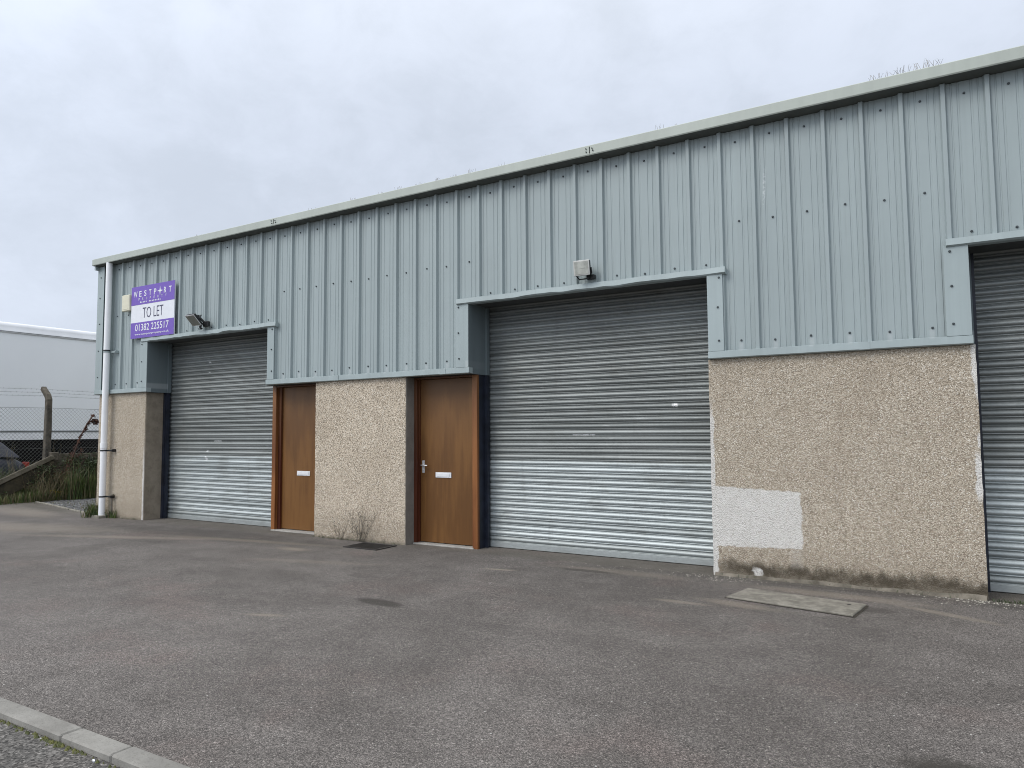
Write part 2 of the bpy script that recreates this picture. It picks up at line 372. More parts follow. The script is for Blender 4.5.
M_TYRE = simple('rubber tyre', (.02, .02, .02), .8)
M_CAR = simple('dark blue car paint', (.006, .009, .022), .35)
M_GLASS = simple('dark car glass', (.02, .022, .025), .12)
M_LAMP = simple('car lamp', (.35, .03, .02), .3)
def leafm(name, a, b_, sc=6):
    m, t, b = mat(name); c = t.coord(); col = t.mix(t.step(t.noise(c, sc, 3), .35, .65), a, b_)
    t.put(b.inputs['Base Color'], col); b.inputs['Roughness'].default_value = .6
    return m
M_GRASS = leafm('grass', (.03, .052, .012), (.095, .135, .03))
M_DRY = leafm('dry grass', (.09, .07, .035), (.2, .16, .09))
M_LEAF = leafm('shrub leaf', (.02, .035, .012), (.05, .075, .02))
M_RED = leafm('dead dock', (.05, .02, .012), (.11, .042, .022))
M_TWIG = leafm('grey twig', (.07, .06, .045), (.15, .13, .10))
M_MOSS = leafm('moss', (.05, .06, .012), (.13, .13, .03), 20)
M_YEL = leafm('yellow bloom', (.4, .3, .04), (.5, .4, .05))
M_PEB = simple('pale crumb', (.36, .34, .29), .9, 0, .3, 40)
M_HEAD = simple('lamp glass', (.42, .43, .39), .25, .1, .2, 14)
M_LED = simple('led lens', (.20, .21, .18), .3, .1, .1, 10)

# ------------------------------------------------------------------ setting
mb = MB(); mb.face([(-700, -700, -.06), (700, -700, -.06), (700, 700, -.06), (-700, 700, -.06)])
tag(mb.build('ground', M_DIRT), kind='structure')
def edge_y(x): return .15 - (x+14.2)*(.85/3.8)   # slanting yard edge left of the building
mb = MB()
mb.box(-13.9, 12, -5.487, .62, -.3, 0.0)
tag(mb.build('yard', M_TAR), kind='structure')
mb = MB(); a = [(-22.0, -5.487), (-13.9, -5.487), (-13.9, edge_y(-13.9)-.02), (-18.35, edge_y(-18.35)-.02), (-22.0, edge_y(-18.35)-.02)]
mb.face([(x, y, 0) for x, y in a])
tag(mb.build('yard_edge', M_TAR), kind='structure')
mb = MB(); mb.face([(-90, -40, -.03), (90, -40, -.03), (90, -5.59, -.03), (-90, -5.59, -.03)])
tag(mb.build('road', M_ROAD), kind='structure')
mb = MB()
joints = [-3.83, -3.39]
xx = -3.83
while xx > -16: xx -= .915; joints.append(xx)
xx = -3.39
while xx < 8: xx += .915; joints.append(xx)
joints.sort()
for a, b_ in zip(joints[:-1], joints[1:]):
    dz = rnd.uniform(-.003, .004); dy = rnd.uniform(-.003, .003)
    mb.box(a+.004, b_-.004, -5.602+dy, -5.488+dy, -.2, .006+dz, bev=.008)
tag(mb.build('kerb', M_KERB), kind='structure')
# gravel wedge, edging
mb = MB(); mb.face([(-18.35, edge_y(-18.35), -.008), (-13.64, edge_y(-13.64), -.008), (-13.64, 9, -.008), (-18.35, 9, -.008)])
tag(mb.build('gravel_strip', M_GRAV), kind='structure')
mb = MB()
ang = math.atan2(-.85, 3.8)
for k in range(4):
    Mx = Matrix.Translation((-18.2+k*1.02, edge_y(-18.2+k*1.02), 0)) @ Matrix.Rotation(ang, 4, 'Z')
    mb.box(0, .99, -.03, .03, -.1, .02+rnd.uniform(-.006, .006), M=Mx, bev=.006)
tag(mb.build('edging', M_SLAB), kind='structure')

# ------------------------------------------------------------------ building
BL = empty('industrial_unit', (-6.5, 0, 0), 'long low industrial building with grey-blue ribbed cladding over pebble-dashed walls', 'building')
XL, XR = -13.62, 7.6
PITCH = .3437; X0 = .516
def wall_bits(x0, x1, d, mats=(M_HARL, M_REVC), name='wall', revR=True):
    # front face finely split so harling edges are not razor straight
    mb = MB(); n = max(2, int((x1-x0)/.05)); zz = [-.1+i*(2.36/40) for i in range(41)]
    def jit(x, z, e): return e*(mnoise.noise(Vector((x*9, z*9, 3)))*.006 + mnoise.noise(Vector((x*40, z*40, 3)))*.003)
    rows = []
    for z in zz:
        r = []
        for i in range(n+1):
            x = x0+(x1-x0)*i/n; ex = 1 if i in (0, n) else 0
            r.append((x+jit(x, z, ex), -jit(x+5, z, 1)*.7, z))
        rows.append(r)
    mb.grid(rows, 0, True)
    for i, sgn in ((0, -1), (n, 1)):
        r2 = []
        for r in rows:
            p = r[i]; r2.append([p, (p[0], d*.5, p[2]), (p[0], d, p[2])])
        mb.grid(r2, 0 if name != 'x' else 1, False)
    mb.face([(x0, d, -.1), (x1, d, -.1), (x1, d, 2.26), (x0, d, 2.26)])
    return mb
w = wall_bits(XL+.04, -12.12, .33).build('wall', [M_HARL, M_REVC], BL)
mbp = wall_bits(-7.9, -6.2, .36)
w = mbp.build('wall', [M_HARL, M_REVC], BL)
w = wall_bits(-2.07, .33, .55).build('wall', [M_HARL, M_REVC], BL)
w = wall_bits(3.45, XR-.04, .55).build('wall', [M_HARL, M_REVC], BL)
# smooth grey cement on the right-hand return of the centre pillar
mb = MB(); mb.box(-6.199, -6.191, .006, .35, -.05, 2.26); mb.build('reveal', M_REVC, BL)
mb = MB(); mb.box(-12.119, -12.108, .012, .33, -.05, 2.26); mb.build('reveal', cement('pier return', (.215, .18, .135), (.31, .265, .205), 6), BL)
# smooth cement plinth at foot of the right wall
mb = MB()
rows = []
for i in range(49):
    x = -2.05+i*2.37/48; h = .03+.03*mnoise.noise(Vector((x*2.4, 1, 0))); dpt = -.02-.012*mnoise.noise(Vector((x*3.3, 5, 0)))
    rows.append([(x, dpt-.02, -.03), (x, dpt, h*.6), (x, -.002, h)])
mb.grid(rows, 0, True); mb.build('plinth', M_CEM, BL)

# cladding profile along x
def prof(x):
    """depth of the sheet (positive towards the street) at x"""
    u = ((x-X0)/PITCH) % 1.0; u = u*PITCH; d = min(u, PITCH-u)
    h = 0.036 if d < .017 else (0.036*(1-(d-.017)/.013) if d < .030 else 0)
    if d >= .030:
        c = abs(u-PITCH/2)
        for cc in (.047, .105):
            q = abs(c-cc)
            if q < .012: h = max(h, -.0035*(1-q/.012)) if False else h
        if .042 < c < .062 or .098 < c < .114: h = -.0045
    return h
def breaks(x0, x1):
    bs = {x0, x1}
    k = math.floor((x0-X0)/PITCH)-1
    while X0+k*PITCH < x1+PITCH:
        c = X0+k*PITCH
        for d in (.017, .030): bs |= {c-d, c+d}
        m = c+PITCH/2
        for q in (.0415, .0455, .0585, .0625, .0975, .1015, .1105, .1145): bs |= {m-q, m+q}
        k += 1
    return sorted(b for b in bs if x0 <= b <= x1)
YC = -.004
def dz(x):
    u = ((x-X0)/PITCH) % 1.0*PITCH; d = min(u, PITCH-u); c = abs(u-PITCH/2)
    if d < .0171: return .036
    if d < .0299: return .036*(1-(d-.017)/.013)
    if .0450 < c < .0590 or .1010 < c < .1110: return -.0045
    return 0
def sheet(mb, x0, x1, z0, z1):
    bs = breaks(x0, x1); nz = max(1, int((z1-z0)/.5)); rows = []
    for i in range(nz+1):
        z = z0+(z1-z0)*i/nz
        rows.append([(x, YC-dz(x)+.0035*mnoise.noise(Vector((x*1.3, z*.9, 0))), z) for x in bs])
    mb.grid(rows, 0, False)
def screw(mb, x, z, y=YC, r=.0125):
    M = Matrix.Translation((x+rnd.uniform(-.012, .012), y, z+rnd.uniform(-.012, .012))); n = 6
    a = [M @ Vector((math.cos(j*2*math.pi/n)*r, -.001, math.sin(j*2*math.pi/n)*r)) for j in range(n)]
    b_ = [M @ Vector((math.cos(j*2*math.pi/n)*r*.75, -.012, math.sin(j*2*math.pi/n)*r*.75)) for j in range(n)]
    mb.grid([a, b_], 1, False, True); mb.face(b_, 1)
ZB, ZL, ZT = 2.30, 3.19, 4.70
mb = MB()
sheet(mb, XL, XR, ZL, ZT)
LOW = [(XL, -12.2), (-8.85, -5.2), (-1.98, .16), (3.56, XR)]
OPEN = [(-12.2, -8.85), (-5.2, -1.98), (.16, 3.56)]
for a, b_ in LOW: sheet(mb, a, b_, ZB, ZL)
k = math.floor((XL-X0)/PITCH)
while X0+(k+.5)*PITCH < XR:
    x = X0+(k+.5)*PITCH
    if x > XL+.1:
        screw(mb, x, 4.585)
        low = any(a-.05 < x < b_+.05 for a, b_ in LOW)
        if low:
            screw(mb, x, 3.71); screw(mb, x, 2.435)
        else: screw(mb, x, 3.285)
    k += 1
mb.build('cladding', [M_CLAD, M_SCREW], BL)
# corner flashing
mb = MB(); mb.box(XL-.05, XL+.16, -.052, -.045, 2.28, 4.70); mb.box(XL-.05, XL-.043, -.045, .2, 2.28, 4.70)
for z in (2.6, 3.1, 3.6, 4.1, 4.5): screw(mb, XL+.05, z, -.052)
mb.build('corner_flashing', [M_FLASH, M_SCREW], BL)
# drip flashings below the sheets
def drip(x0, x1):
    mb = MB(); n = max(2, int((x1-x0)/.12)); rows = []
    for i in range(n+1):
        x = x0+(x1-x0)*i/n; w_ = .003*mnoise.noise(Vector((x*2, 0, 9)))
        rows.append([(x, -.040, 2.345+w_), (x, -.058+w_, 2.340+w_), (x, -.060+w_, 2.272+w_), (x, -.048, 2.264+w_), (x, .03, 2.262)])
    mb.grid(rows, 0, False)
    for xx in (x0, x1): mb.face([(xx, -.058, 2.34), (xx, -.06, 2.272), (xx, .03, 2.262), (xx, .03, 2.34)])
    xx = x0+1.45
    mb2 = mb
    while xx < x1-.3:
        mb2.box(xx, xx+.09, -.0635, -.0605, 2.268, 2.342); xx += 1.9
    return mb
for a, b_ in ((XL-.05, -12.022), (-8.93, -5.12), (-2.055, .315), (3.44, XR+.05)):
    drip(a, b_).build('drip_flashing', M_FLASH, BL)
# openings: lintel flashing (dented), jamb flashing, reveal and soffit
def opening(xa, xb, fl, fr, dent):
    mb = MB(); n = 70; rows = []
    for i in range(n+1):
        x = xa-.17+(xb-xa+.37)*i/n; u = i/n
        w_ = dent*(.018*mnoise.noise(Vector((x*2.3, dent*7, 1)))+.012*mnoise.noise(Vector((x*7, dent*3, 4)))) * math.sin(math.pi*min(1, max(0, u)))
        o = dent*.024*mnoise.noise(Vector((x*3.1, 4, dent)))
        rows.append([(x, -.035, 3.236), (x, -.074+o, 3.232+w_*.5), (x, -.082+o, 3.172+w_), (x, -.06, 3.158+w_*.8), (x, .06, 3.165)])
    mb.grid(rows, 0, False)
    for r in (rows[0], rows[-1]): mb.face(r)
    mb.build('lintel_flashing', M_FLASH, BL)
    for (a, b_) in (fl, fr):
        mb = MB(); mb.box(a, b_, -.058, -.044, 2.342, 3.17, bev=.002)
        for z in (2.46, 2.8, 3.12): screw(mb, b_-.045 if a > (xa+xb)/2 else (a+.06), z, -.058)
        mb.build('jamb_flashing', [M_FLASH, M_SCREW], BL)
    mb = MB()
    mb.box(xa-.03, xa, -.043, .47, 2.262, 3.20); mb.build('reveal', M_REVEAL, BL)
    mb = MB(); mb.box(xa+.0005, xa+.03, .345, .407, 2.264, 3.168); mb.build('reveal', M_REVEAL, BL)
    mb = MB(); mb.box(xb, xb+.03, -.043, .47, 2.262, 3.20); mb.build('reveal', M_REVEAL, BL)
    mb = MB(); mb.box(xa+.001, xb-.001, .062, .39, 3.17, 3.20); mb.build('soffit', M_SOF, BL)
opening(-12.03, -8.905, (-12.24, -12.03), (-8.905, -8.755), 1.0)
opening(-5.13, -2.05, (-5.33, -5.13), (-2.05, -1.885), .8)
opening(.31, 3.45, (.115, .31), (3.45, 3.62), .35)

# shutters
SL = .0765
PR = [(0, .449), (.07, .449), (.10, .4385), (.19, .4365), (.215, .4475), (.265, .447), (.31, .4365), (.42, .4275), (.56, .4235), (.72, .4265), (.86, .4345), (.97, .4455), (1.0, .449)]
def shutter(xa, xb, label, tilt=0.0):
    mb = MB(); nx = 40; rows = []
    zb = .07
    k = 0
    ns = 12
    tot = int((3.45-zb)/SL)
    for k in range(tot):
        jt = rnd.uniform(-.0025, .0025); jz = rnd.uniform(-.0012, .0012)
        rows = []
        for j in range(ns+1):
            u = PR[j][0]; z = zb+k*SL+u*SL+ (jz if 0 < j < ns else 0)
            y = PR[j][1] + (jt*(u-.5))
            r = []
            for i in range(nx+1):
                x = xa+(xb-xa)*i/nx
                r.append((x, y+.010*mnoise.noise(Vector((x*.9, z*.6, label)))+.0016*mnoise.noise(Vector((x*1.1, k*3.1, label+3))), z+.0016*mnoise.noise(Vector((x*.8, k*1.7, label)))+tilt*(x-xa)))
            rows.append(r)
        mb.grid(rows, 0, True)
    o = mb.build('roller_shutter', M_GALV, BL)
    mb = MB(); mb.box(xa, xb, .417, .455, .006, .078, bev=.004)
    b2 = mb.build('bottom_rail', M_GALV, o)
    return o
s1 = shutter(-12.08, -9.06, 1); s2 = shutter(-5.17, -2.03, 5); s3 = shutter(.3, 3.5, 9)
for (x, y0) in ((-12.117, .332), (-9.145, .3), (-5.25, .217), (-2.068, .3), (.262, .39), (3.45, .3)):
    mb = MB(); mb.box(x, x+.105 if x != -12.117 else x+.065, y0, .407, 0, 3.3); mb.box(x, x+.03, .407, .47, 0, 3.3)
    if x == -5.25: mb.box(x+.1055, x+.148, .345, .407, 0, 2.26)
    if x == -12.117: mb.box(x+.066, x+.10, .345, .407, 0, 2.26)
    if x == -12.117: mb.box(x+.001, x+.069, y0-.004, .407, 0, 1.18)
    mb.build('guide_rail', M_RAIL, BL)

# doors
def door(x0, x1, handle, hx):
    d = MB(); d.box(x0+.015, x1-.03, .252, .296, .025, 2.235, bev=.003)
    D = d.build('door', M_DOOR, BL)
    f = MB()
    f.box(x0-.045, x0, .175, .33, 0, 2.262, 1, bev=.003); f.box(x0, x0+.014, .235, .33, 0, 2.25, 1)
    f.box(x1+.002, x1+.082, .165, .214, -.01, 2.262, 0, bev=.004); f.box(x1-.028, x1, .236, .33, 0, 2.25, 1)
    f.box(x0+.001, x1+.001, .18, .33, 2.238, 2.2615, 1)
    return D, f
M_SILL = cement('threshold cement', (.25, .24, .22), (.4, .385, .35), 9)
# centre door (right of the pillar)
D2, f = door(-6.15, -5.225, True, 0); f.build('door_frame', [M_FRAME, M_FRAMED], BL)
D2['label'] = 'brown varnished door with lever handle and letter plate'
# left door: its broad pale outer post is on the left
d = MB(); d.box(-8.905, -8.03, .275, .312, .025, 2.235, bev=.003); D1 = d.build('door', M_DOOR, BL)
D1['label'] = 'brown varnished door with letter plate only'
f = MB(); f.box(-9.045, -8.962, .185, .345, -.01, 2.262, 0, bev=.004); f.box(-8.961, -8.905, .24, .345, 0, 2.25, 1)
f.box(-8.03, -7.95, .185, .345, 0, 2.262, 1); f.box(-8.961, -8.03, .19, .345, 2.238, 2.2615, 1)
f.build('door_frame', [M_FRAME, M_FRAMED], BL)
for (a, b_) in ((-9.0, -7.9), (-6.185, -5.2)):
    mb = MB(); mb.box(a, b_, .14, .34, -.02, .016, bev=.006); mb.build('threshold', M_SILL, BL)
def letterplate(x0, x1, z, y, par):
    mb = MB(); mb.box(x0, x1, y-.010, y-.001, z-.036, z+.036, bev=.003); mb.box(x0+.025, x1-.025, y-.014, y-.0105, z-.022, z+.02, bev=.002)
    mb.build('letter_plate', M_ALUW, par)
letterplate(-5.875, -5.615, .933, .252, D2)
letterplate(-8.565, -8.285, .893, .275, D1)
mb = MB(); mb.box(-6.105, -6.065, .243, .251, .955, 1.125, bev=.003)
mb.tube([(-6.085, .243, 1.06), (-6.085, .20, 1.06), (-6.025, .195, 1.06), (-5.985, .197, 1.058)], .010, 8)
mb.tube([(-6.085, .243, 1.0), (-6.085, .238, 1.0)], .012, 10)
mb.build('handle', M_ALU, D2)
# fascia above door and pillar (dark underside)
mb = MB(); mb.box(-9.06, -5.14, .04, .6, 2.266, 2.34); mb.build('soffit', M_SOF, BL)
mb = MB(); mb.box(-2.045, .305, .01, .5, 2.268, 2.34); mb.build('soffit', M_SOF, BL)
mb = MB(); mb.box(XL, -12.12, .01, .4, 2.268, 2.34); mb.build('soffit', M_SOF, BL)
mb = MB(); mb.box(-9.05, -5.15, .36, .6, 0, 2.26); mb.build('inner_wall', M_INT, BL)

# gutter
mb = MB()
GX0, GX1 = -13.68, 7.9
sec = [(0.10, 4.842), (-.158, 4.836), (-.166, 4.828), (-.167, 4.725), (-.160, 4.714), (.02, 4.702)]
n = 90; rows = []
for i in range(n+1):
    x = GX0+(GX1-GX0)*i/n; w_ = .004*mnoise.noise(Vector((x*.8, 2, 2)))
    rows.append([(x, y+w_, z+w_) for y, z in sec])
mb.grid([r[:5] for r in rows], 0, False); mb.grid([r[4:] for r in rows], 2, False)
mb.face([(GX0, y, z) for y, z in sec]); mb.face([(GX1, y, z) for y, z in sec][::-1])
G = mb.build('gutter', [M_GUT, M_SCREW, simple('shaded gutter underside', (.10, .108, .10), .8)], BL)  # underside slot: gutter colour darkened to paint in the shade beneath
for gx in (-8.68, -3.345, 2.0):
    mb = MB(); mb.box(gx-.004, gx+.004, -.1685, -.164, 4.735, 4.815)
    for a in (-.04, .04):
        for z in (4.752, 4.80):
            screw(mb, gx+a, z, -.168, .008); mb.build('joint', [M_GUT, M_SCREW], G)
mb = MB(); mb.box(GX0+.001, GX0+.05, -.12, .12, 4.64, 4.70); mb.build('end_bracket', M_FLASH, BL)
# downpipe
mb = MB(); px = -13.19
mb.tube([(px, -.115, 4.72), (px, -.115, 1.36)], .055, 20); mb.tube([(px, -.115, 1.36), (px, -.115, 1.26)], .062, 20); mb.tube([(px, -.115, 1.26), (px, -.115, .045)], .055, 20)
mb.tube([(px, -.115, 3.08), (px, -.115, 3.05)], .0575, 20, 1)
DP = mb.build('downpipe', [M_WPIPE, M_BLACK], BL)
for z in (3.04, 1.22, .38):
    mb = MB(); mb.tube([(px, -.115, z-.012), (px, -.115, z+.012)], .0605, 18); mb.box(px, px+.19, -.075, -.055, z-.014, z+.014); mb.box(px+.16, px+.2, -.06, .0, z-.025, z+.025)
    mb.build('bracket', M_BLACK if z < 3 else M_FLASH, DP)
mb = MB(); mb.box(px-.11, px+.12, -.24, -.0, -.02, .045, bev=.008); mb.build('gully_base', M_SLAB, DP)
mb = MB(); mb.tube([(px+.17, -.03, .42), (px+.20, -.05, .30), (px+.21, -.05, .1), (px+.22, -.05, 0)], .013, 6); mb.tube([(px+.13, -.04, .40), (px+.25, -.05, .41)], .02, 6)
mb.build('cable_tail', M_TWIG, DP)
# roof, gables, back wall
mb = MB(); YB = 16
for (ya, za, yb, zb_) in ((.0, 4.80, YB/2, 6.1), (YB/2, 6.1, YB, 4.8)):
    k0 = XL-.05; rows = [[], []]
    n = int((XR-XL)/.17)
    for i in range(n+1):
        x = k0+(XR-XL+.1)*i/n; h = .03 if i % 2 else 0
        rows[0].append((x, ya, za+h)); rows[1].append((x, yb, zb_+h))
    mb.grid(rows, 0, False)
mb.build('roof', M_SOF, BL)
mb = MB()
for x in (XL, XR):
    mb.face([(x, .05, 2.3), (x, YB, 2.3), (x, YB, 4.8), (x, YB/2, 6.1), (x, .05, 4.8)], 1)
    mb.face([(x+(.04 if x == XL else -.04), .33, -.1), (x+(.04 if x == XL else -.04), YB, -.1), (x+(.04 if x == XL else -.04), YB, 2.3), (x+(.04 if x == XL else -.04), .33, 2.3)], 0)
mb.face([(XL, YB, -.1), (XR, YB, -.1), (XR, YB, 4.8), (XL, YB, 4.8)], 1)
mb.build('gable_wall', [M_HARL, M_CLAD], BL)

# ------------------------------------------------------------------ fixtures on the wall
def text_mesh(body, size, mat_, name, parent, x, y, z, width=None, ext=.001, spacing=1.0, height=None, off=0.0):
    cu = bpy.data.curves.new(name, 'FONT'); cu.body = body; cu.size = size; cu.extrude = ext; cu.align_x = 'CENTER'; cu.align_y = 'CENTER'
    cu.space_character = spacing; cu.offset = off; cu.resolution_u = 3
    tmp = bpy.data.objects.new('tmp', cu); COL.objects.link(tmp); dg = bpy.context.evaluated_depsgraph_get()
    me = bpy.data.meshes.new_from_object(tmp.evaluated_get(dg)); bpy.data.objects.remove(tmp)
    xs = [v.co.x for v in me.vertices]; ys = [v.co.y for v in me.vertices]
    cx = (max(xs)+min(xs))/2; cy = (max(ys)+min(ys))/2
    sx = width/(max(xs)-min(xs)) if width else 1; sy = height/(max(ys)-min(ys)) if height else sx
    mb = MB(); vs = [(x+(v.co.x-cx)*sx, y-v.co.z, z+(v.co.y-cy)*sy) for v in me.vertices]
    mb.v = vs; mb.f = [tuple(p.vertices) for p in me.polygons]; mb.m = [0]*len(mb.f); mb.sm = [False]*len(mb.f)
    return mb.build(name, mat_, parent)
SX0, SX1, SZ0, SZ1, SY = -12.50, -11.235, 3.235, 4.175, -.085
SB = empty('letting_sign', (-11.86, SY, 3.235), 'purple and white TO LET board fixed to the cladding over the left shutter', 'sign board')
mb = MB(); mb.box(SX0, SX1, SY, SY+.02, SZ0, SZ1); mb.box(SX0+.1, SX0+.16, SY+.02, -.05, SZ0+.05, SZ1-.05, 0); mb.box(SX1-.16, SX1-.1, SY+.02, -.05, SZ0+.05, SZ1-.05, 0)
mb.build('board', M_WHITE, SB)
mb = MB(); mb.box(SX0, SX1, SY-.0025, SY-.0005, SZ1-.335, SZ1); mb.build('colour_band', M_PURP, SB)
mb = MB(); mb.box(SX0, SX1, SY-.0025, SY-.0005, SZ0, SZ0+.285)
mb.build('colour_band', M_PURP, SB)
mx = (SX0+SX1)/2; yt = SY-.004
# top line, set letter by letter with a four-pointed cross in place of the O
for i, ch in enumerate('WESTP+RT'):
    lx = SX0+.13+i*(SX1-SX0-.25)/7
    if ch == '+':
        mb = MB(); r1, r2 = .088, .011
        pts = []
        for q in range(8):
            a = q*math.pi/4; r_ = r1 if q % 2 == 0 else r2*1.9
            pts.append((lx+r_*math.cos(a), yt-.001, SZ1-.14+r_*math.sin(a)))
        mb.face(pts); mb.build('cross_emblem', M_WHITE, SB)
    else: text_mesh(ch, .15, M_WHITE, 'letter', SB, lx, yt, SZ1-.14, width=.108 if ch == 'W' else .068, height=.105, off=.002)
for i, ch in enumerate('PROPERTY'):
    text_mesh(ch, .05, M_WHITE, 'letter', SB, SX0+.24+i*(SX1-SX0-.48)/7, yt, SZ1-.235, width=.03, height=.045)
xx = SX0+.27
for wlen in (5, 8):
    for i in range(wlen):
        mb = MB(); mb.box(xx, xx+.022, yt-.001, yt+.001, SZ1-.305, SZ1-.283 if i % 3 else SZ1-.279); mb.build('small_letter', M_WHITE, SB); xx += .045 if wlen == 8 else .043
    xx += .05
text_mesh('TO LET', .2, M_NAVY, 'lettering', SB, mx+.02, yt+.002, SZ0+.45, width=.60, height=.19, off=-.0015)
text_mesh('01382 225517', .15, M_WHITE, 'lettering', SB, mx, yt, SZ0+.19, width=.98, height=.125, off=.001)
text_mesh('www.westportproperty.co.uk', .05, M_WHITE, 'lettering', SB, mx, yt, SZ0+.065, width=1.0, height=.042, off=.0006)
# alarm box
AB = empty('alarm_box', (-12.7, -.05, 3.75), 'small cream alarm box between the white downpipe and the TO LET board', 'alarm box')
mb = MB(); mb.box(-12.76, -12.52, -.115, -.046, 3.755, 4.055, bev=.012); mb.build('casing', M_CREAM, AB)
mb = MB(); mb.box(-12.72, -12.56, -.118, -.1155, 3.79, 3.80); mb.build('seam', M_CREAM, AB)

# halogen floodlight over the middle shutter
F2 = empty('floodlight', (-3.42, -.05, 3.3), 'square silver-faced halogen floodlight over the middle shutter', 'floodlight', 'floodlights above the shutters')
Mx = Matrix.Translation((-3.455, -.17, 3.395)) @ Matrix.Rotation(R(4), 4, 'Z') @ Matrix.Rotation(R(8), 4, 'X')
mb = MB(); mb.box(-.095, .095, -.02, .03, -.085, .085, M=Mx, bev=.008); mb.box(-.075, .075, .03, .075, -.06, .06, M=Mx, bev=.012)
for i in range(6): mb.box(-.07, .07, .075, .095, -.055+i*.02, -.048+i*.02, M=Mx)
mb.build('housing', M_BLACK, F2)
mb = MB(); mb.box(-.098, .098, -.031, -.021, -.088, .088, M=Mx, bev=.004); mb.build('bezel', simple('pale bezel', (.55, .55, .52), .45, .2), F2)
mb = MB(); mb.box(-.083, .083, -.0345, -.0315, -.073, .073, M=Mx); mb.box(-.045, .045, -.037, -.035, -.008, .008, M=Mx); mb.build('glass', M_HEAD, F2)
mb = MB(); P = lambda *a: tuple(Mx @ Vector(a))
mb.tube([P(-.1, .02, 0), P(-.105, .02, -.06), P(-.06, .04, -.125), (-3.42, -.08, 3.285), P(.06, .04, -.125), P(.105, .02, -.06), P(.1, .02, 0)], .008, 6)
mb.box(-3.44, -3.34, -.10, -.042, 3.27, 3.325, bev=.006); mb.tube([(-3.39, -.07, 3.33), (-3.38, -.12, 3.36), (-3.38, -.14, 3.40)], .006, 6)
mb.build('bracket', M_BLACK, F2)
# led floodlight over the left shutter
F1 = empty('floodlight', (-10.45, -.05, 3.3), 'thin black floodlight tilted down over the left shutter', 'floodlight', 'floodlights above the shutters')
zax = Vector((.06, .72, .69)).normalized(); xax = Vector((1, -.05, 0.0)); xax = (xax - zax*xax.dot(zax)).normalized(); yax = zax.cross(xax)
Mx = Matrix((( xax.x, yax.x, zax.x, -10.50), (xax.y, yax.y, zax.y, -.22), (xax.z, yax.z, zax.z, 3.395), (0, 0, 0, 1)))
mb = MB(); mb.box(-.125, .125, -.105, .105, -.012, .03, M=Mx, bev=.006)
for i in range(7): mb.box(-.09, .09, -.065+i*.02, -.058+i*.02, .03, .05, M=Mx)
mb.build('housing', M_BLACK, F1)
mb = MB(); mb.box(-.127, .127, -.107, .107, -.018, -.0125, M=Mx); mb.build('bezel', M_ALUW, F1)
mb = MB(); mb.box(-.115, .115, -.095, .095, -.021, -.0185, M=Mx); mb.build('glass', M_LED, F1)
mb = MB(); P = lambda *a: tuple(Mx @ Vector(a))
mb.tube([P(-.133, 0, .01), P(-.133, -.02, .09), P(0, -.02, .10), P(.133, -.02, .09), P(.133, 0, .01)], .008, 6)
mb.tube([P(0, -.02, .10), (-10.40, -.09, 3.36), (-10.38, -.05, 3.33)], .018, 8); mb.box(-10.44, -10.31, -.10, -.042, 3.29, 3.38, bev=.01)
mb.tube([(-10.43, -.12, 3.35), (-10.43, -.15, 3.28), (-10.43, -.12, 3.25)], .022, 8)
mb.build('bracket', M_BLACK, F1)

# ------------------------------------------------------------------ on the ground
# flush concrete slab
mb = MB(); q = [(-1.69, -1.0), (-.64, -1.18), (-.575, -.735), (-1.60, -.565)]
cx = sum(a for a, b_ in q)/4; cy = sum(b_ for a, b_ in q)/4
top = [(cx+(x-cx)*.985, cy+(y-cy)*.975, .019) for x, y in q]; low = [(x, y, .012) for x, y in q]; bot = [(x, y, -.02) for x, y in q]
mb.grid([bot, low, top], 0, False, True); mb.face(top)
gap = MB(); gap.face([(cx+(x-cx)*1.035, cy+(y-cy)*1.09, .004) for x, y in q]); gp = gap
sl = mb.build('concrete_slab', M_SLAB); tag(sl, 'long flat concrete slab set in the tarmac before the right wall', 'slab')
mb = MB(); mb.tube([(-.70, -.83, .012), (-.70, -.83, .0205)], .016, 8); mb.build('lifting_eye', M_IRON, sl)
gp.build('soil_joint', simple('packed soil', (.045, .038, .028), .95, 0, .5, 30), sl)
# drain grating
DG = empty('drain_grating', (-6.5, -.3, 0), 'black square drain grating in the tarmac at the foot of the centre pillar', 'drain grating')
mb = MB(); a, b_, c_, d_ = -6.82, -6.24, -.53, -.12
mb.box(a, b_, c_, c_+.03, -.01, .012); mb.box(a, b_, d_-.03, d_, -.01, .012); mb.box(a, a+.03, c_+.03, d_-.03, -.01, .012); mb.box(b_-.03, b_, c_+.03, d_-.03, -.01, .012)
mb.build('frame', M_IRON, DG)
mb = MB(); n = 14
for i in range(n): x = a+.04+i*(b_-a-.09)/(n-1); mb.box(x, x+.016, c_+.032, d_-.032, .0045, .011)
for i in range(5): y = c_+.06+i*(d_-c_-.13)/4; mb.box(a+.032, b_-.032, y, y+.012, .0045, .009)
mb.build('bars', M_IRON, DG)
mb = MB(); mb.face([(a+.03, c_+.03, .004), (b_-.03, c_+.03, .004), (b_-.03, d_-.03, .004), (a+.03, d_-.03, .004)]); mb.build('sump', M_INT, DG)

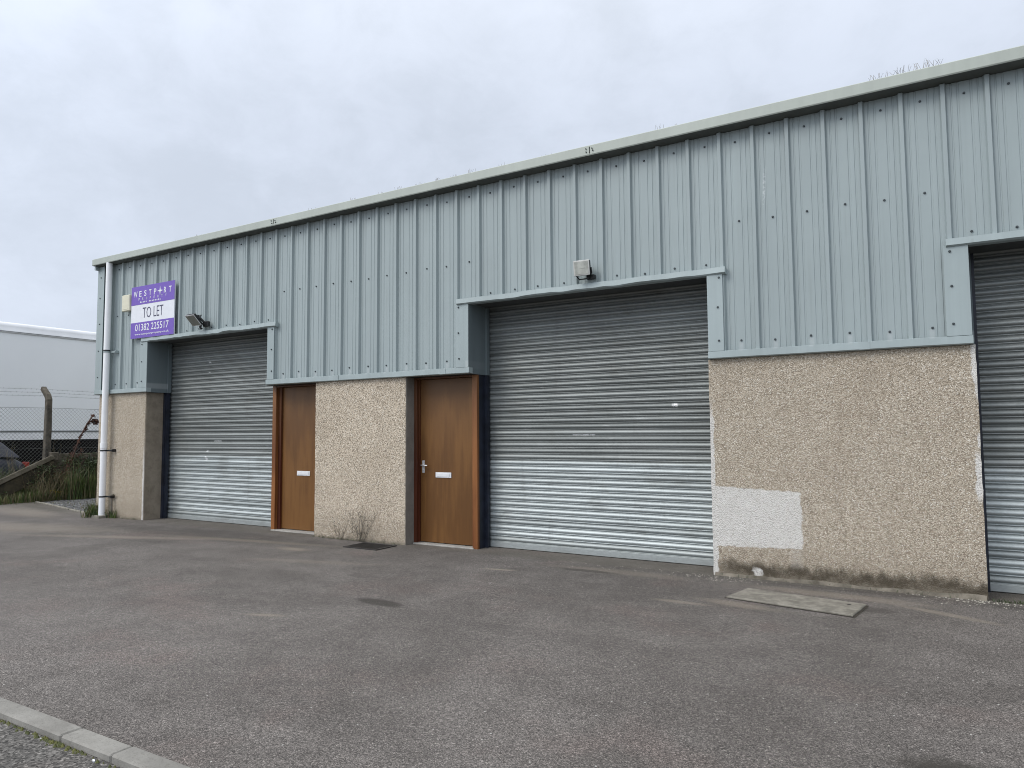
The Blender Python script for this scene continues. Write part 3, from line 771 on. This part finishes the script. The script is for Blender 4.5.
# loose crumbs of harling and grit
mb = MB()
def crumb(x, y, r, z=0.0):
    pts = []
    for k in range(6):
        a = k*math.pi/3; pts.append((x+r*rnd.uniform(.6, 1.1)*math.cos(a), y+r*rnd.uniform(.6, 1.1)*math.sin(a), z+.001))
    tp = (x, y, z+r*rnd.uniform(.5, .9))
    for k in range(6): mb.face([pts[k], pts[(k+1) % 6], tp])
for i in range(130):
    x = rnd.gauss(-1.95, .2); y = -abs(rnd.gauss(.05, .13))-.05; crumb(x, y, rnd.uniform(.003, .010))
for i in range(150):
    x = rnd.gauss(.35, .28); y = -abs(rnd.gauss(.02, .12))-.03; crumb(x, y, rnd.uniform(.003, .011))
for i in range(80): crumb(rnd.uniform(-2.1, .6), -abs(rnd.gauss(0, .10))-.04, rnd.uniform(.003, .007))
for i in range(240):
    x = rnd.uniform(-9, 1.5); y = rnd.uniform(-5.2, -.3); crumb(x, y, rnd.uniform(.002, .006))
for i in range(60): crumb(rnd.gauss(-3.0, .6), -abs(rnd.gauss(.0, .2)), rnd.uniform(.004, .009))
tag(mb.build('stone_crumbs', M_PEB), kind='stuff')

# moss and litter along the kerb
mb = MB()
for i in range(700):
    x = rnd.uniform(-6, -2.4); t_ = mnoise.noise(Vector((x*2.2, 0, 0)))
    if t_ < rnd.uniform(-.25, .35): continue
    y = -5.612-abs(rnd.gauss(0, .014)); r = rnd.uniform(.004, .012)
    top = (x, y, -.03+r*1.4)
    pts = [(x+r*math.cos(k*1.257), y+r*math.sin(k*1.257), -.031) for k in range(5)]
    for k in range(5): mb.face([pts[k], pts[(k+1) % 5], top])
tag(mb.build('kerb_moss', M_MOSS), kind='stuff')
mb = MB()
for (x, y, s_) in ((-3.47, -5.635, .012), (-3.95, -5.63, .007)):
    Mx = Matrix.Translation((x, y, -.026)) @ Matrix.Rotation(rnd.uniform(0, 3), 4, 'Z'); mb.box(-s_, s_, -s_*.35, s_*.35, -.003, .003, M=Mx)
tag(mb.build('litter', M_WHITE), kind='stuff')

# ---- plants
def blade(mb, x, y, z, h, w_, lean, m=0, ang=None):
    a = rnd.uniform(0, 2*math.pi) if ang is None else ang
    dx, dy = math.cos(a), math.sin(a); pa = rnd.uniform(0, math.pi); wx, wy = math.cos(pa)*w_, math.sin(pa)*w_
    p0 = (x, y, z); p1 = (x+dx*lean*h*.35, y+dy*lean*h*.35, z+h*.6); p2 = (x+dx*lean*h, y+dy*lean*h, z+h*rnd.uniform(.8, 1))
    mb.face([(p0[0]-wx, p0[1]-wy, p0[2]), (p0[0]+wx, p0[1]+wy, p0[2]), (p1[0]+wx*.7, p1[1]+wy*.7, p1[2]), (p1[0]-wx*.7, p1[1]-wy*.7, p1[2])], m)
    mb.face([(p1[0]-wx*.7, p1[1]-wy*.7, p1[2]), (p1[0]+wx*.7, p1[1]+wy*.7, p1[2]), p2], m)
def tuft(x, y, z, n, h, w_, label, cat='weed', group=None, dry=.3, sx=.08, sy=.03, lean=.5, name='grass_tuft'):
    mb = MB()
    for i in range(n): blade(mb, x+rnd.gauss(0, sx), y+rnd.gauss(0, sy), z, h*rnd.uniform(.5, 1), w_, rnd.uniform(.1, lean), 1 if rnd.random() < dry else 0)
    o = mb.build(name, [M_GRASS, M_DRY]); o_ = tag(o, label, cat, group); return o
tuft(-13.42, -.16, 0, 150, .36, .006, 'long green and straw grass tuft left of the foot of the white downpipe', sx=.10, sy=.06, lean=.9)
tuft(-12.98, -.07, 0, 70, .22, .005, 'small grass tuft on the right of the foot of the white downpipe', sx=.07, sy=.03, lean=.8)
def shrublet(name, x, y, z, h, n, m, label, spread=.5, cat='weed', leaves=0, lm=None, group=None, rt=.004):
    mb = MB()
    for i in range(n):
        a = rnd.uniform(0, 2*math.pi); s_ = rnd.uniform(.1, 1)*spread
        p = Vector((x+rnd.gauss(0, .04), y+rnd.gauss(0, .01), z)); tip = p+Vector((math.cos(a)*s_*h, math.sin(a)*s_*h*.25-.02, h*rnd.uniform(.55, 1)))
        pts = [p.lerp(tip, k/4)+Vector((rnd.gauss(0, .01), rnd.gauss(0, .006), 0)) for k in range(5)]
        mb.tube(pts, [rt, rt*.9, rt*.7, rt*.5, rt*.3], 4)
        for k in (1, 2, 3, 4):
            for q in range(2):
                t2 = pts[k]+Vector((rnd.gauss(0, .09)*h, rnd.gauss(0, .03)*h, rnd.uniform(.04, .22)*h)); mb.tube([pts[k], t2], [rt*.5, rt*.25], 3)
                for e in range(leaves):
                    c = pts[k].lerp(t2, rnd.random()); d = rnd.uniform(.004, .008)
                    mb.face([c+Vector((rnd.gauss(0, d), rnd.gauss(0, d), rnd.gauss(0, d))) for _ in range(3)], 1)
    return tag(mb.build(name, [m, lm or m]), label, cat, group)
shrublet('dead_weed', -6.93, -.06, 0, .48, 18, M_TWIG, 'tall dry grey twiggy weed growing against the centre pillar behind the drain grating', .8, leaves=1, lm=M_TWIG, rt=.0028)
shrublet('dead_weed', -7.3, -.07, 0, .33, 8, M_TWIG, 'low dry weed at the left foot of the centre pillar', .9, leaves=1, lm=M_TWIG, rt=.0025)
# moss and seedlings in the crack by the wall foot
mb = MB()
for (xa, xb, n_) in ((-7.9, -6.25, 130), (.36, 1.3, 260), (-2.0, .3, 60), (-13.5, -12.2, 60)):
    for i in range(n_): blade(mb, rnd.uniform(xa, xb), -.012-abs(rnd.gauss(0, .015)), 0, rnd.uniform(.01, .045), .003, .8)
tag(mb.build('crack_weeds', M_LEAF), kind='stuff')
# roof edge weeds growing out of the gutter
gx = [(-.35, 7, .16), (-.15, 9, .19), (.04, 6, .17), (.12, 5, .2), (-2.53, 4, .15), (-2.35, 2, .06), (-4.6, 4, .08), (-5.05, 6, .12), (-5.3, 5, .1), (-5.6, 7, .13), (-5.9, 5, .10), (-6.25, 6, .12), (-6.6, 4, .10), (-7.1, 5, .11), (-7.9, 4, .08), (-10.6, 3, .06), (-11.2, 2, .06), (-3.9, 3, .06)]
place = ['leftmost of the grass tufts over the right wall', 'tallest clump of the grass over the right wall', 'clump of grass over the right wall beside the tallest', 'rightmost of the grass tufts along the gutter',
 'forked dry seedling alone on the gutter between the floodlight and the right wall', 'tiny sprout beside the forked seedling', 'thin tuft on the gutter just left of its screwed joint', 'tuft in the row over the middle shutter, second from its right end', 'tuft in the row above the left edge of the middle shutter',
 'tuft in the row above the centre door', 'thin tuft in the row above the pillar right edge', 'dry tuft in the row above the middle of the centre pillar', 'small tuft in the row above the left half of the pillar', 'tuft in the row above the left door', 'small tuft on the gutter above the left door frame', 'tiny sprout on the gutter over the left shutter', 'leftmost tiny sprout on the gutter near the TO LET board', 'tiny sprout on the gutter over the middle floodlight']
for (x, n_, h), pl in zip(gx, place):
    mb = MB(); h *= .5; n_ = max(6, int(n_*1.6))
    for i in range(n_):
        a = rnd.uniform(-.5, .5)*h; x_ = x+rnd.gauss(0, .04); y_ = -.10+rnd.gauss(0, .02)
        pts = [(x_, y_, 4.80), (x_+a*.4, y_, 4.82+h*.5), (x_+a, y_, 4.83+h*rnd.uniform(.7, 1.1))]
        c = Vector(pts[2]); pts.append(c+Vector((a*.35, 0, -.3*abs(a)+.012)))
        if not mb.v: mb.v.append((x, -.10, 4.79))
        i0 = len(mb.v); mb.tube(pts, [.0019, .0015, .0012, .0007], 3, 0, caps=False)
        mb.f.append((0, i0, i0+1)); mb.m.append(0); mb.sm.append(False)
    tag(mb.build('gutter_weed', M_DRY), ('dry ' if 'dry' not in pl and 'tiny' not in pl else '')+pl, 'weed', 'weeds growing along the gutter')

# ------------------------------------------------------------------ left background
FX = -18.5
FE = empty('chain_link_fence', (FX, 1.5, 0), 'wire chain-link fence with cranked concrete posts left of the building', 'fence')
def posts(y, nm='fence_post'):
    mb = MB(); pts = []
    rows = []
    for (x, z, r) in ((FX, -.1, .07), (FX, 1.0, .067), (FX+.005, 1.7, .063), (FX, 2.38, .06), (FX-.06, 2.47, .06), (FX-.27, 2.66, .055)):
        t_ = Vector((0, 0, 1)) if z < 2.4 else Vector((-.7, 0, .7))
        u = Vector((0, 1, 0)); w_ = t_.cross(u)
        rr = [Vector((x, y, z))+u*(a*r)+w_*(b_*r)+Vector((rnd.uniform(-.006, .006), rnd.uniform(-.006, .006), 0)) for a, b_ in ((-1, -.8), (-.8, -1), (.8, -1), (1, -.8), (1, .8), (.8, 1), (-.8, 1), (-1, .8))]
        rows.append(rr)
    mb.grid(rows, 0, False, True); mb.face(rows[-1]); return mb.build(nm, M_POST, FE)
for y in (-7.4, -4.45, -1.5, 1.53, 4.5, 7.5): posts(y)
mb = MB(); ya, yb, z0, z1 = -7.4, 10.5, .25, 2.17; pt = .088; hgt = z1-z0
k = ya-hgt
while k < yb:
    for sgn in (1, -1):
        pts = []
        za = z0 if sgn > 0 else z1
        y_a, y_b = k, k+hgt
        a0 = max(y_a, ya); b0 = min(y_b, yb)
        if b0 > a0:
            f0 = (a0-y_a)/hgt; f1 = (b0-y_a)/hgt
            p0 = (FX+.075+.002*sgn, a0, za+sgn*hgt*f0); p1 = (FX+.075+.002*sgn, b0, za+sgn*hgt*f1)
            mb.tube([p0, p1], 0.0025, 3, caps=False, smooth=False)
    k += pt
for z in (z1, 1.2, .3): 
    n = 30; mb.tube([(FX+.075, ya+(yb-ya)*i/n, z-.012*abs(math.sin(i*.63))) for i in range(n+1)], .003, 4, smooth=False)
mb.build('wire_mesh', M_WIRE, FE)
for (dx, z) in ((-.06, 2.465), (-.15, 2.55), (-.235, 2.635)):
    mb = MB(); n = 200
    mb.tube([(FX+dx, ya+(yb-ya)*i/n, z-.02*math.sin(math.pi*(((ya+(yb-ya)*i/n)+1.5) % 3.0)/3.0)) for i in range(n+1)], .0028, 3, smooth=False)
    for i in range(0, 150):
        y = ya+i*.12; mb.tube([(FX+dx-.012, y, z-.03), (FX+dx+.012, y+.005, z+.008)], .0018, 3, smooth=False)
    mb.build('barbed_wire', M_WIRE, FE)
mb = MB()
for (a, b_) in ((1.62, 4.42), (4.58, 7.4)):
    mb.box(FX+.06, FX+.13, a, b_, .76, 1.06, bev=.012); mb.box(FX+.06, FX+.13, a, b_, .40, .745, bev=.01)
    mb.tube([(FX+.132, 2.42, .90), (FX+.150, 2.42, .90)], .06, 12)
mb.build('concrete_board', M_BOARD, FE)
# fallen board
y0, z0_, y1, z1_ = -.75, -.12, 1.55, .98
ln = math.hypot(y1-y0, z1_-z0_); an = math.atan2(z1_-z0_, y1-y0)
Mx = Matrix.Translation((-18.22, y0, z0_)) @ Matrix.Rotation(an, 4, 'X') @ Matrix.Rotation(R(-10), 4, 'Y')
FB = empty('fallen_fence_panel', (-18.22, y0, 0), 'mossy concrete board fallen aslant below the chain-link fence', 'fallen board')
mb = MB(); mb.box(-.05, .05, 0, ln, -.04, .07, M=Mx, bev=.01); mb.build('top_edge', M_BOARD, FB)
mb = MB(); mb.box(-.02, .02, .03, ln-.05, -.34, -.042, M=Mx, bev=.005); mb.build('panel', simple('shaded brown panel', (.03, .024, .012), .9, 0, .5, 9, .3), FB)  # brown board face, coloured near-black to paint in its shade
mb = MB(); mb.box(FX+.14, FX+.26, 1.50, 1.68, .90, 1.10, bev=.012); mb.build('end_block', M_POST, FB)

# grasses
mb = MB()
def field(n, xa, xb, ya_, yb_, h0, h1, w_=.006, dry=.25, lean=.4):
    for i in range(n):
        x = rnd.uniform(xa, xb); y = rnd.uniform(ya_, yb_)
        c = mnoise.noise(Vector((x*1.7, y*1.7, 0)))
        if c < rnd.uniform(-.6, .1): continue
        h = rnd.uniform(h0, h1)*(1+.5*c); blade(mb, x, y, -.03, h, w_, rnd.uniform(.05, lean), 1 if rnd.random() < dry else 0)
field(9000, -18.42, -17.5, 1.6, 5.2, .4, .95, .008, dry=.16)
field(2200, -18.42, -17.6, 1.0, 4.5, .4, 1.1, .004, dry=.9, lean=1.0)
field(1600, -18.42, -17.7, .9, 1.9, .12, .45)
field(2600, -18.4, -17.6, -.4, 1.2, .06, .32, dry=.35)
field(1200, -17.8, -17.0, 2.2, 5.5, .04, .2, dry=.3)
field(5200, -20.1, -18.6, -1.8, 7, .4, .95, dry=.22)
field(2200, -19.2, -18.6, -1.5, 2.2, .3, .8, dry=.5, w_=.004)
field(500, -18.2, -14.4, .2, 1.6, .02, .07, dry=.5)
tag(mb.build('rough_grass', [M_GRASS, M_DRY]), kind='stuff')
# leafy bushes behind/beside
def bush(name, cx, cy, cz, rx, ry, rz, n, leaf, m, label, group=None, cat='bush', twigs=14):
    mb = MB()
    base = Vector((cx, cy, 0))
    for i in range(twigs):
        tip = Vector((cx+rnd.gauss(0, rx*.5), cy+rnd.gauss(0, ry*.5), cz+rnd.uniform(-.2, .9)*rz)); mb.tube([base, base.lerp(tip, .5)+Vector((0, rnd.gauss(0, .05), 0)), tip], [.012, .008, .003], 4, 1)
    ctr = [Vector((rnd.gauss(0, rx*.5), rnd.gauss(0, ry*.5), rnd.uniform(-.7, .85)*rz)) for _ in range(16)]
    for i in range(n):
        c = rnd.choice(ctr); p = Vector((cx, cy, cz))+c+Vector((rnd.gauss(0, rx*.2), rnd.gauss(0, ry*.2), rnd.gauss(0, rz*.18)))
        if p.z < 0.01: continue
        a = Vector((rnd.gauss(0, 1), rnd.gauss(0, 1), rnd.gauss(0, .6))).normalized()*leaf*rnd.uniform(.6, 1.3); b_ = a.cross(Vector((rnd.gauss(0, 1), rnd.gauss(0, 1), rnd.gauss(0, 1)))).normalized()*leaf*.4
        mb.face([p-a, p+b_, p+a, p-b_], 0)
    return tag(mb.build(name, [m, M_TWIG]), label, cat, group)
bush('bramble_bush', -18.02, 2.75, .62, .28, .8, .46, 4200, .03, M_LEAF, 'dark green leafy bush against the mossy concrete boards beside the building')
bush('bramble_bush', -18.25, .05, .16, .35, .6, .18, 1000, .03, M_LEAF, 'low dark bramble at the bottom end of the fallen board')
bush('ragwort_plant', -17.85, 1.45, .13, .08, .09, .10, 300, .022, M_YEL, 'small yellow flowering weed in front of the fallen board', cat='weed', twigs=5)
def dock(x, y, h, lean, label, n=5):
    mb = MB()
    for i in range(n):
        p = Vector((x+rnd.gauss(0, .08), y+rnd.gauss(0, .12), 0)); tip = p+Vector((rnd.gauss(0, .05), lean+rnd.gauss(0, .12), h*rnd.uniform(.7, 1)))
        pts = [p.lerp(tip, k/5)+Vector((0, rnd.gauss(0, .012)-lean*.12*math.sin(k/5*math.pi), 0)) for k in range(6)]
        mb.tube(pts, [.011, .01, .009, .007, .005, .004], 4)
        for k in (2, 3, 4, 5):
            for q in range(30):
                c = pts[k-1].lerp(pts[k], rnd.random())+Vector((rnd.gauss(0, .02), rnd.gauss(0, .028), 0)); d = .012
                mb.face([c+Vector((rnd.gauss(0, d), rnd.gauss(0, d), rnd.gauss(0, d*1.4))) for _ in range(3)])
    return tag(mb.build('dock_plant', M_RED), label, 'dead plant', 'dead red-brown dock stalks by the fence')
dock(-18.1, 1.75, 1.3, .45, 'rust-brown dead dock clump nearest the concrete fence post', 8)
dock(-18.1, 2.15, 1.4, .55, 'taller rust-brown dead dock clump further from the concrete fence post', 7)
dock(-18.35, 1.55, .9, .1, 'short rust-brown dead dock clump at the top of the fallen board', 6)
mb = MB()
pts = [(-18.1, 1.82, .55), (-18.1, 1.93, 1.0), (-18.1, 2.06, 1.4), (-18.1, 2.24, 1.78), (-18.1, 2.40, 2.02), (-18.1, 2.44, 1.95)]
mb.tube(pts, [.02, .02, .018, .017, .015, .012], 6)
for i in range(60):
    c = Vector(pts[2]).lerp(Vector(pts[4]), rnd.random()); mb.face([c+Vector((rnd.gauss(0, .02), rnd.gauss(0, .03), rnd.gauss(0, .03))) for _ in range(3)])
rb = mb.build('bent_branch', M_RED); tag(rb, 'bent bare rust-brown branch arching up towards the building corner', 'branch')
mb = MB()
for i in range(170):
    c = Vector((-18.1, 2.44, 1.84)); v = Vector((rnd.gauss(0, 1), rnd.gauss(0, 1), rnd.gauss(0, 1))).normalized()*.075*rnd.random()**.4; d = .02
    mb.face([c+v+Vector((rnd.gauss(0, d), rnd.gauss(0, d), rnd.gauss(0, d))) for _ in range(3)])
mb.build('seed_head', M_RED, rb)
for i_, (x_, y_) in enumerate(((-18.0, 2.6), (-17.9, 3.0))):
    dock(x_, y_, 1.15, .3, ['rust-brown dead dock clump right of the bent branch', 'rust-brown dead dock clump closest to the building corner'][i_], 8)
bush('bramble_bush', -18.12, 1.55, .42, .2, .5, .34, 1900, .026, M_LEAF, 'dark bramble bush under the raised end of the fallen board')
# slim dry stems behind mesh
for i, (y, h) in enumerate(((.2, 1.2), (.55, 1.35), (.95, 1.3), (1.9, 1.45))):
    shrublet('dry_stem', FX-.25, y, 0, h, 5, M_DRY, ['leftmost tall dry stem clump behind the fence mesh', 'tall dry stem clump second from the left behind the fence mesh', 'tall dry stem clump left of the concrete fence post', 'tall dry stem clump right of the concrete fence post'][i], .35, leaves=2, lm=M_GRASS, group='tall dry stems behind the fence', rt=.007)

# lorry trailer
TX = -23.2; TW = 2.5
TR = empty('lorry_trailer', (TX-TW/2, 0, 0), 'tall white box lorry trailer parked beyond the fence', 'trailer')
ya, yb = -7.0, 8.0; zt = 4.84
mb = MB(); mb.box(TX-TW, TX-.03, ya, yb, 1.42, zt-.3); 
mb.box(TX-.03, TX, ya, yb, 1.64, zt-.32)
mb.build('box_body', M_TRW, TR)
mb = MB(); rows = []
sec = [(TX+.005, zt-.335), (TX+.03, zt-.325), (TX+.03, zt-.25), (TX+.012, zt-.235), (TX+.02, zt-.14), (TX-.01, zt-.06), (TX-.07, zt-.015), (TX-.2, zt), (TX-TW+.2, zt), (TX-TW, zt-.1), (TX-TW, zt-.335)]
for i in range(31):
    y = ya+(yb-ya)*i/30; rows.append([(x, y, z) for x, z in sec])
mb.grid(rows, 0, True); mb.face(rows[0][::-1]); mb.face(rows[-1]); mb.build('roof', M_TRR, TR)
mb = MB(); mb.box(TX, TX+.034, ya, yb, zt-.30, zt-.285); mb.build('roof_seam', M_TRG, TR)
mb = MB(); mb.box(TX-.02, TX+.03, ya, yb, 1.61, 1.655); mb.build('rub_rail', M_TRG, TR)
mb = MB(); mb.box(TX-.02, TX+.015, ya, yb, 1.385, 1.608); mb.build('side_rail', M_TRR, TR)
mb = MB(); k = ya+.02
while k < yb-1: mb.box(TX-.11, TX-.05, k, min(k+1.85, yb), .18, 1.383); k += 1.86
mb.build('shade_panel', M_UNDER, TR)  # added black panels, stand in for the dark under the trailer
def wheel(cx, cy, r, w_, par):
    mb = MB(); mb.tube([(cx-w_/2, cy, r), (cx-w_/2+.02, cy, r), (cx+w_/2-.02, cy, r), (cx+w_/2, cy, r)], [r*.93, r, r, r*.93], 28)
    W = mb.build('wheel', M_TYRE, par)
    mb = MB(); mb.tube([(cx+w_/2-.01, cy, r), (cx+w_/2+.008, cy, r)], r*.55, 20); mb.tube([(cx+w_/2, cy, r), (cx+w_/2+.03, cy, r)], r*.2, 12); mb.build('rim', M_TRG, W)
for y in (-5.6, -4.3, -3.0): wheel(TX-.32, y, .5, .3, TR); wheel(TX-TW+.3, y, .5, .3, TR)
mb = MB(); mb.box(TX-.5, TX-.35, 5.2, 5.35, 0, 1.4); mb.box(TX-.65, TX-.2, 5.1, 5.45, 0, .04); mb.build('landing_leg', M_UNDER, TR)

# dark blue car between fence and trailer
CAR = empty('parked_car', (-21.1, .7, 0), 'dark blue car parked between the fence and the white trailer', 'car')
def car():
    y0, y1 = -2.3, 2.05; xc = -21.15; hw = .86
    prof_ = [(0, .35, .62), (.02, .3, .78), (.08, .25, .93), (.2, .22, 1.0), (.28, .2, 1.02), (.5, .2, .98), (.72, .2, .95), (.9, .22, .88), (.98, .28, .74), (1, .36, .6)]
    mb = MB(); rows = []
    for (u, zb, zt_) in prof_:
        y = y1+(y0-y1)*u; w_ = hw*(1-.18*abs(2*u-1)**4)
        rows.append([(xc+w_*sx, y, zb+(zt_-zb)*q) for sx, q in ((.9, 0), (1, .25), (1, .6), (.94, .92), (.85, 1), (0, 1.02), (-.85, 1), (-.94, .92), (-1, .6), (-1, .25), (-.9, 0))])
    mb.grid(rows, 0, True, True); mb.face(rows[0]); mb.face(rows[-1][::-1]); mb.build('body', M_CAR, CAR)
    g = [(.06, .97, .97, .9), (.14, 1.0, 1.36, .72), (.2, 1.0, 1.385, .7), (.42, 1.0, 1.40, .7), (.52, 1.0, 1.36, .7), (.68, .95, .97, .84)]
    mb = MB(); rows = []
    for (u, zb, zt_, w_) in g:
        y = y1+(y0-y1)*u; rows.append([(xc+hw*.93, y, zb-.03), (xc+hw*(w_*.97+.03), y, zb+(zt_-zb)*.8), (xc+hw*w_*.93, y, zt_-.01), (xc, y, zt_+.012), (xc-hw*w_*.93, y, zt_-.01), (xc-hw*(w_*.97+.03), y, zb+(zt_-zb)*.8), (xc-hw*.93, y, zb-.03)])
    mb.grid(rows, 0, True)
    mb.build('cabin', M_CAR, CAR)
    for (ua, ub) in ((.17, .33), (.35, .5)):
        for s_ in (1, -1):
            ya_, yb_ = y1+(y0-y1)*ua, y1+(y0-y1)*ub
            mb = MB(); mb.face([(xc+s_*(hw*.92+.012), ya_, 1.02), (xc+s_*(hw*.92+.012), yb_, 1.02), (xc+s_*(hw*.73+.014), yb_, 1.30), (xc+s_*(hw*.73+.014), ya_-.06, 1.30)]); mb.build('window', M_GLASS, CAR)
    for yy in (y1-.72, y0+.8):
        wheel(xc+hw-.1, yy, .31, .2, CAR); wheel(xc-hw+.1, yy, .31, .2, CAR)
    for s_ in (.62, -.62): mb = MB(); mb.box(xc+s_-.12, xc+s_+.12, y1-.06, y1+.012, .66, .82, bev=.01); mb.build('tail_lamp', M_LAMP, CAR)
car()

# ------------------------------------------------------------------ camera
right, up, fwd = None, None, None
pitch, yaw, roll = 6.78409635e-02, 5.35607040e-01, -6.90679722e-03
f0 = Vector((-math.sin(yaw), math.cos(yaw), 0)); r0 = Vector((math.cos(yaw), math.sin(yaw), 0)); u0 = Vector((0, 0, 1))
fw = f0*math.cos(pitch)+u0*math.sin(pitch); u1 = u0*math.cos(pitch)-f0*math.sin(pitch)
rt = r0*math.cos(roll)+u1*math.sin(roll); upv = u1*math.cos(roll)-r0*math.sin(roll)
cam = bpy.data.cameras.new('camera'); co = bpy.data.objects.new('camera', cam); COL.objects.link(co)
cam.sensor_width = 36; cam.lens = 713.38/1024*36; cam.clip_start = .05; cam.clip_end = 3000
M4 = Matrix((rt, upv, -fw)).transposed().to_4x4(); M4.translation = Vector((0, -7.60485, 1.5)); co.matrix_world = M4
S.camera = co
# ------------------------------------------------------------------ light
sd = Vector((-.46, -.74, .80)).normalized()
sun = bpy.data.lights.new('sun', 'SUN'); sun.energy = 1.35; sun.angle = R(24); sun.color = (1, .955, .89)
so = bpy.data.objects.new('sun', sun); COL.objects.link(so); so.rotation_euler = (-sd).to_track_quat('-Z', 'Y').to_euler()
W = bpy.data.worlds.new('World'); S.world = W; W.use_nodes = True
t = NT(W.node_tree); bg = W.node_tree.nodes['Background']
sky = W.node_tree.nodes.new('ShaderNodeTexSky'); sky.sky_type = 'NISHITA'; sky.sun_disc = False
sky.sun_elevation = math.asin(sd.z); sky.sun_rotation = math.atan2(sd.x, sd.y); sky.air_density = 1; sky.dust_density = 3
c = t.coord('Generated'); x, y, z = t.sep(c)
# cloud layer: project the direction on to a high plane so clouds flatten towards the horizon
inv = t.math('DIVIDE', 1, t.math('ADD', t.math('MAXIMUM', z, 0), .22))
vn = t.n.new('ShaderNodeVectorMath'); vn.operation = 'SCALE'; t.put(vn.inputs[0], c); t.put(vn.inputs['Scale'], inv)
cn = t.noise(vn.outputs[0], 1.25, 3, .5, .3); cn2 = t.noise(t.scale(c, (1, 1, 1.5), (4, 7, 1)), 8.5, 6, .62, .25)
k = t.math('ADD', t.math('MULTIPLY', cn, .45), t.math('MULTIPLY', cn2, .55))
cl = t.mix(t.step(k, .34, .66), (6.45, 7.1, 8.2), (7.5, 8.2, 9.5))
hi = t.step(z, .35, 1.0)
up_ = t.math('ADD', 1, t.math('MULTIPLY', hi, 1.0))
cl = t.mix(t.math('MULTIPLY', hi, .8), cl, (7.0, 7.0, 7.0))
# brighter where the sun stands behind the overcast
dn = t.n.new('ShaderNodeVectorMath'); dn.operation = 'DOT_PRODUCT'; t.put(dn.inputs[0], c); dn.inputs[1].default_value = sd
gl = t.math('MULTIPLY', t.math('POWER', t.math('MAXIMUM', dn.outputs['Value'], 0), 2), .95)
f = t.math('ADD', up_, gl)
vm = t.n.new('ShaderNodeVectorMath'); vm.operation = 'SCALE'; t.put(vm.inputs[0], cl); t.put(vm.inputs['Scale'], f)
colr = t.mix(.93, sky.outputs[0], vm.outputs[0])
t.put(bg.inputs[0], colr); bg.inputs[1].default_value = .1
S.view_settings.view_transform = 'Standard'; S.view_settings.look = 'None'; S.view_settings.exposure = 0; S.view_settings.gamma = 1
S.view_settings.use_curve_mapping = False
S.cycles.filter_width = 1.0
S.render.resolution_x = 1024; S.render.resolution_y = 768
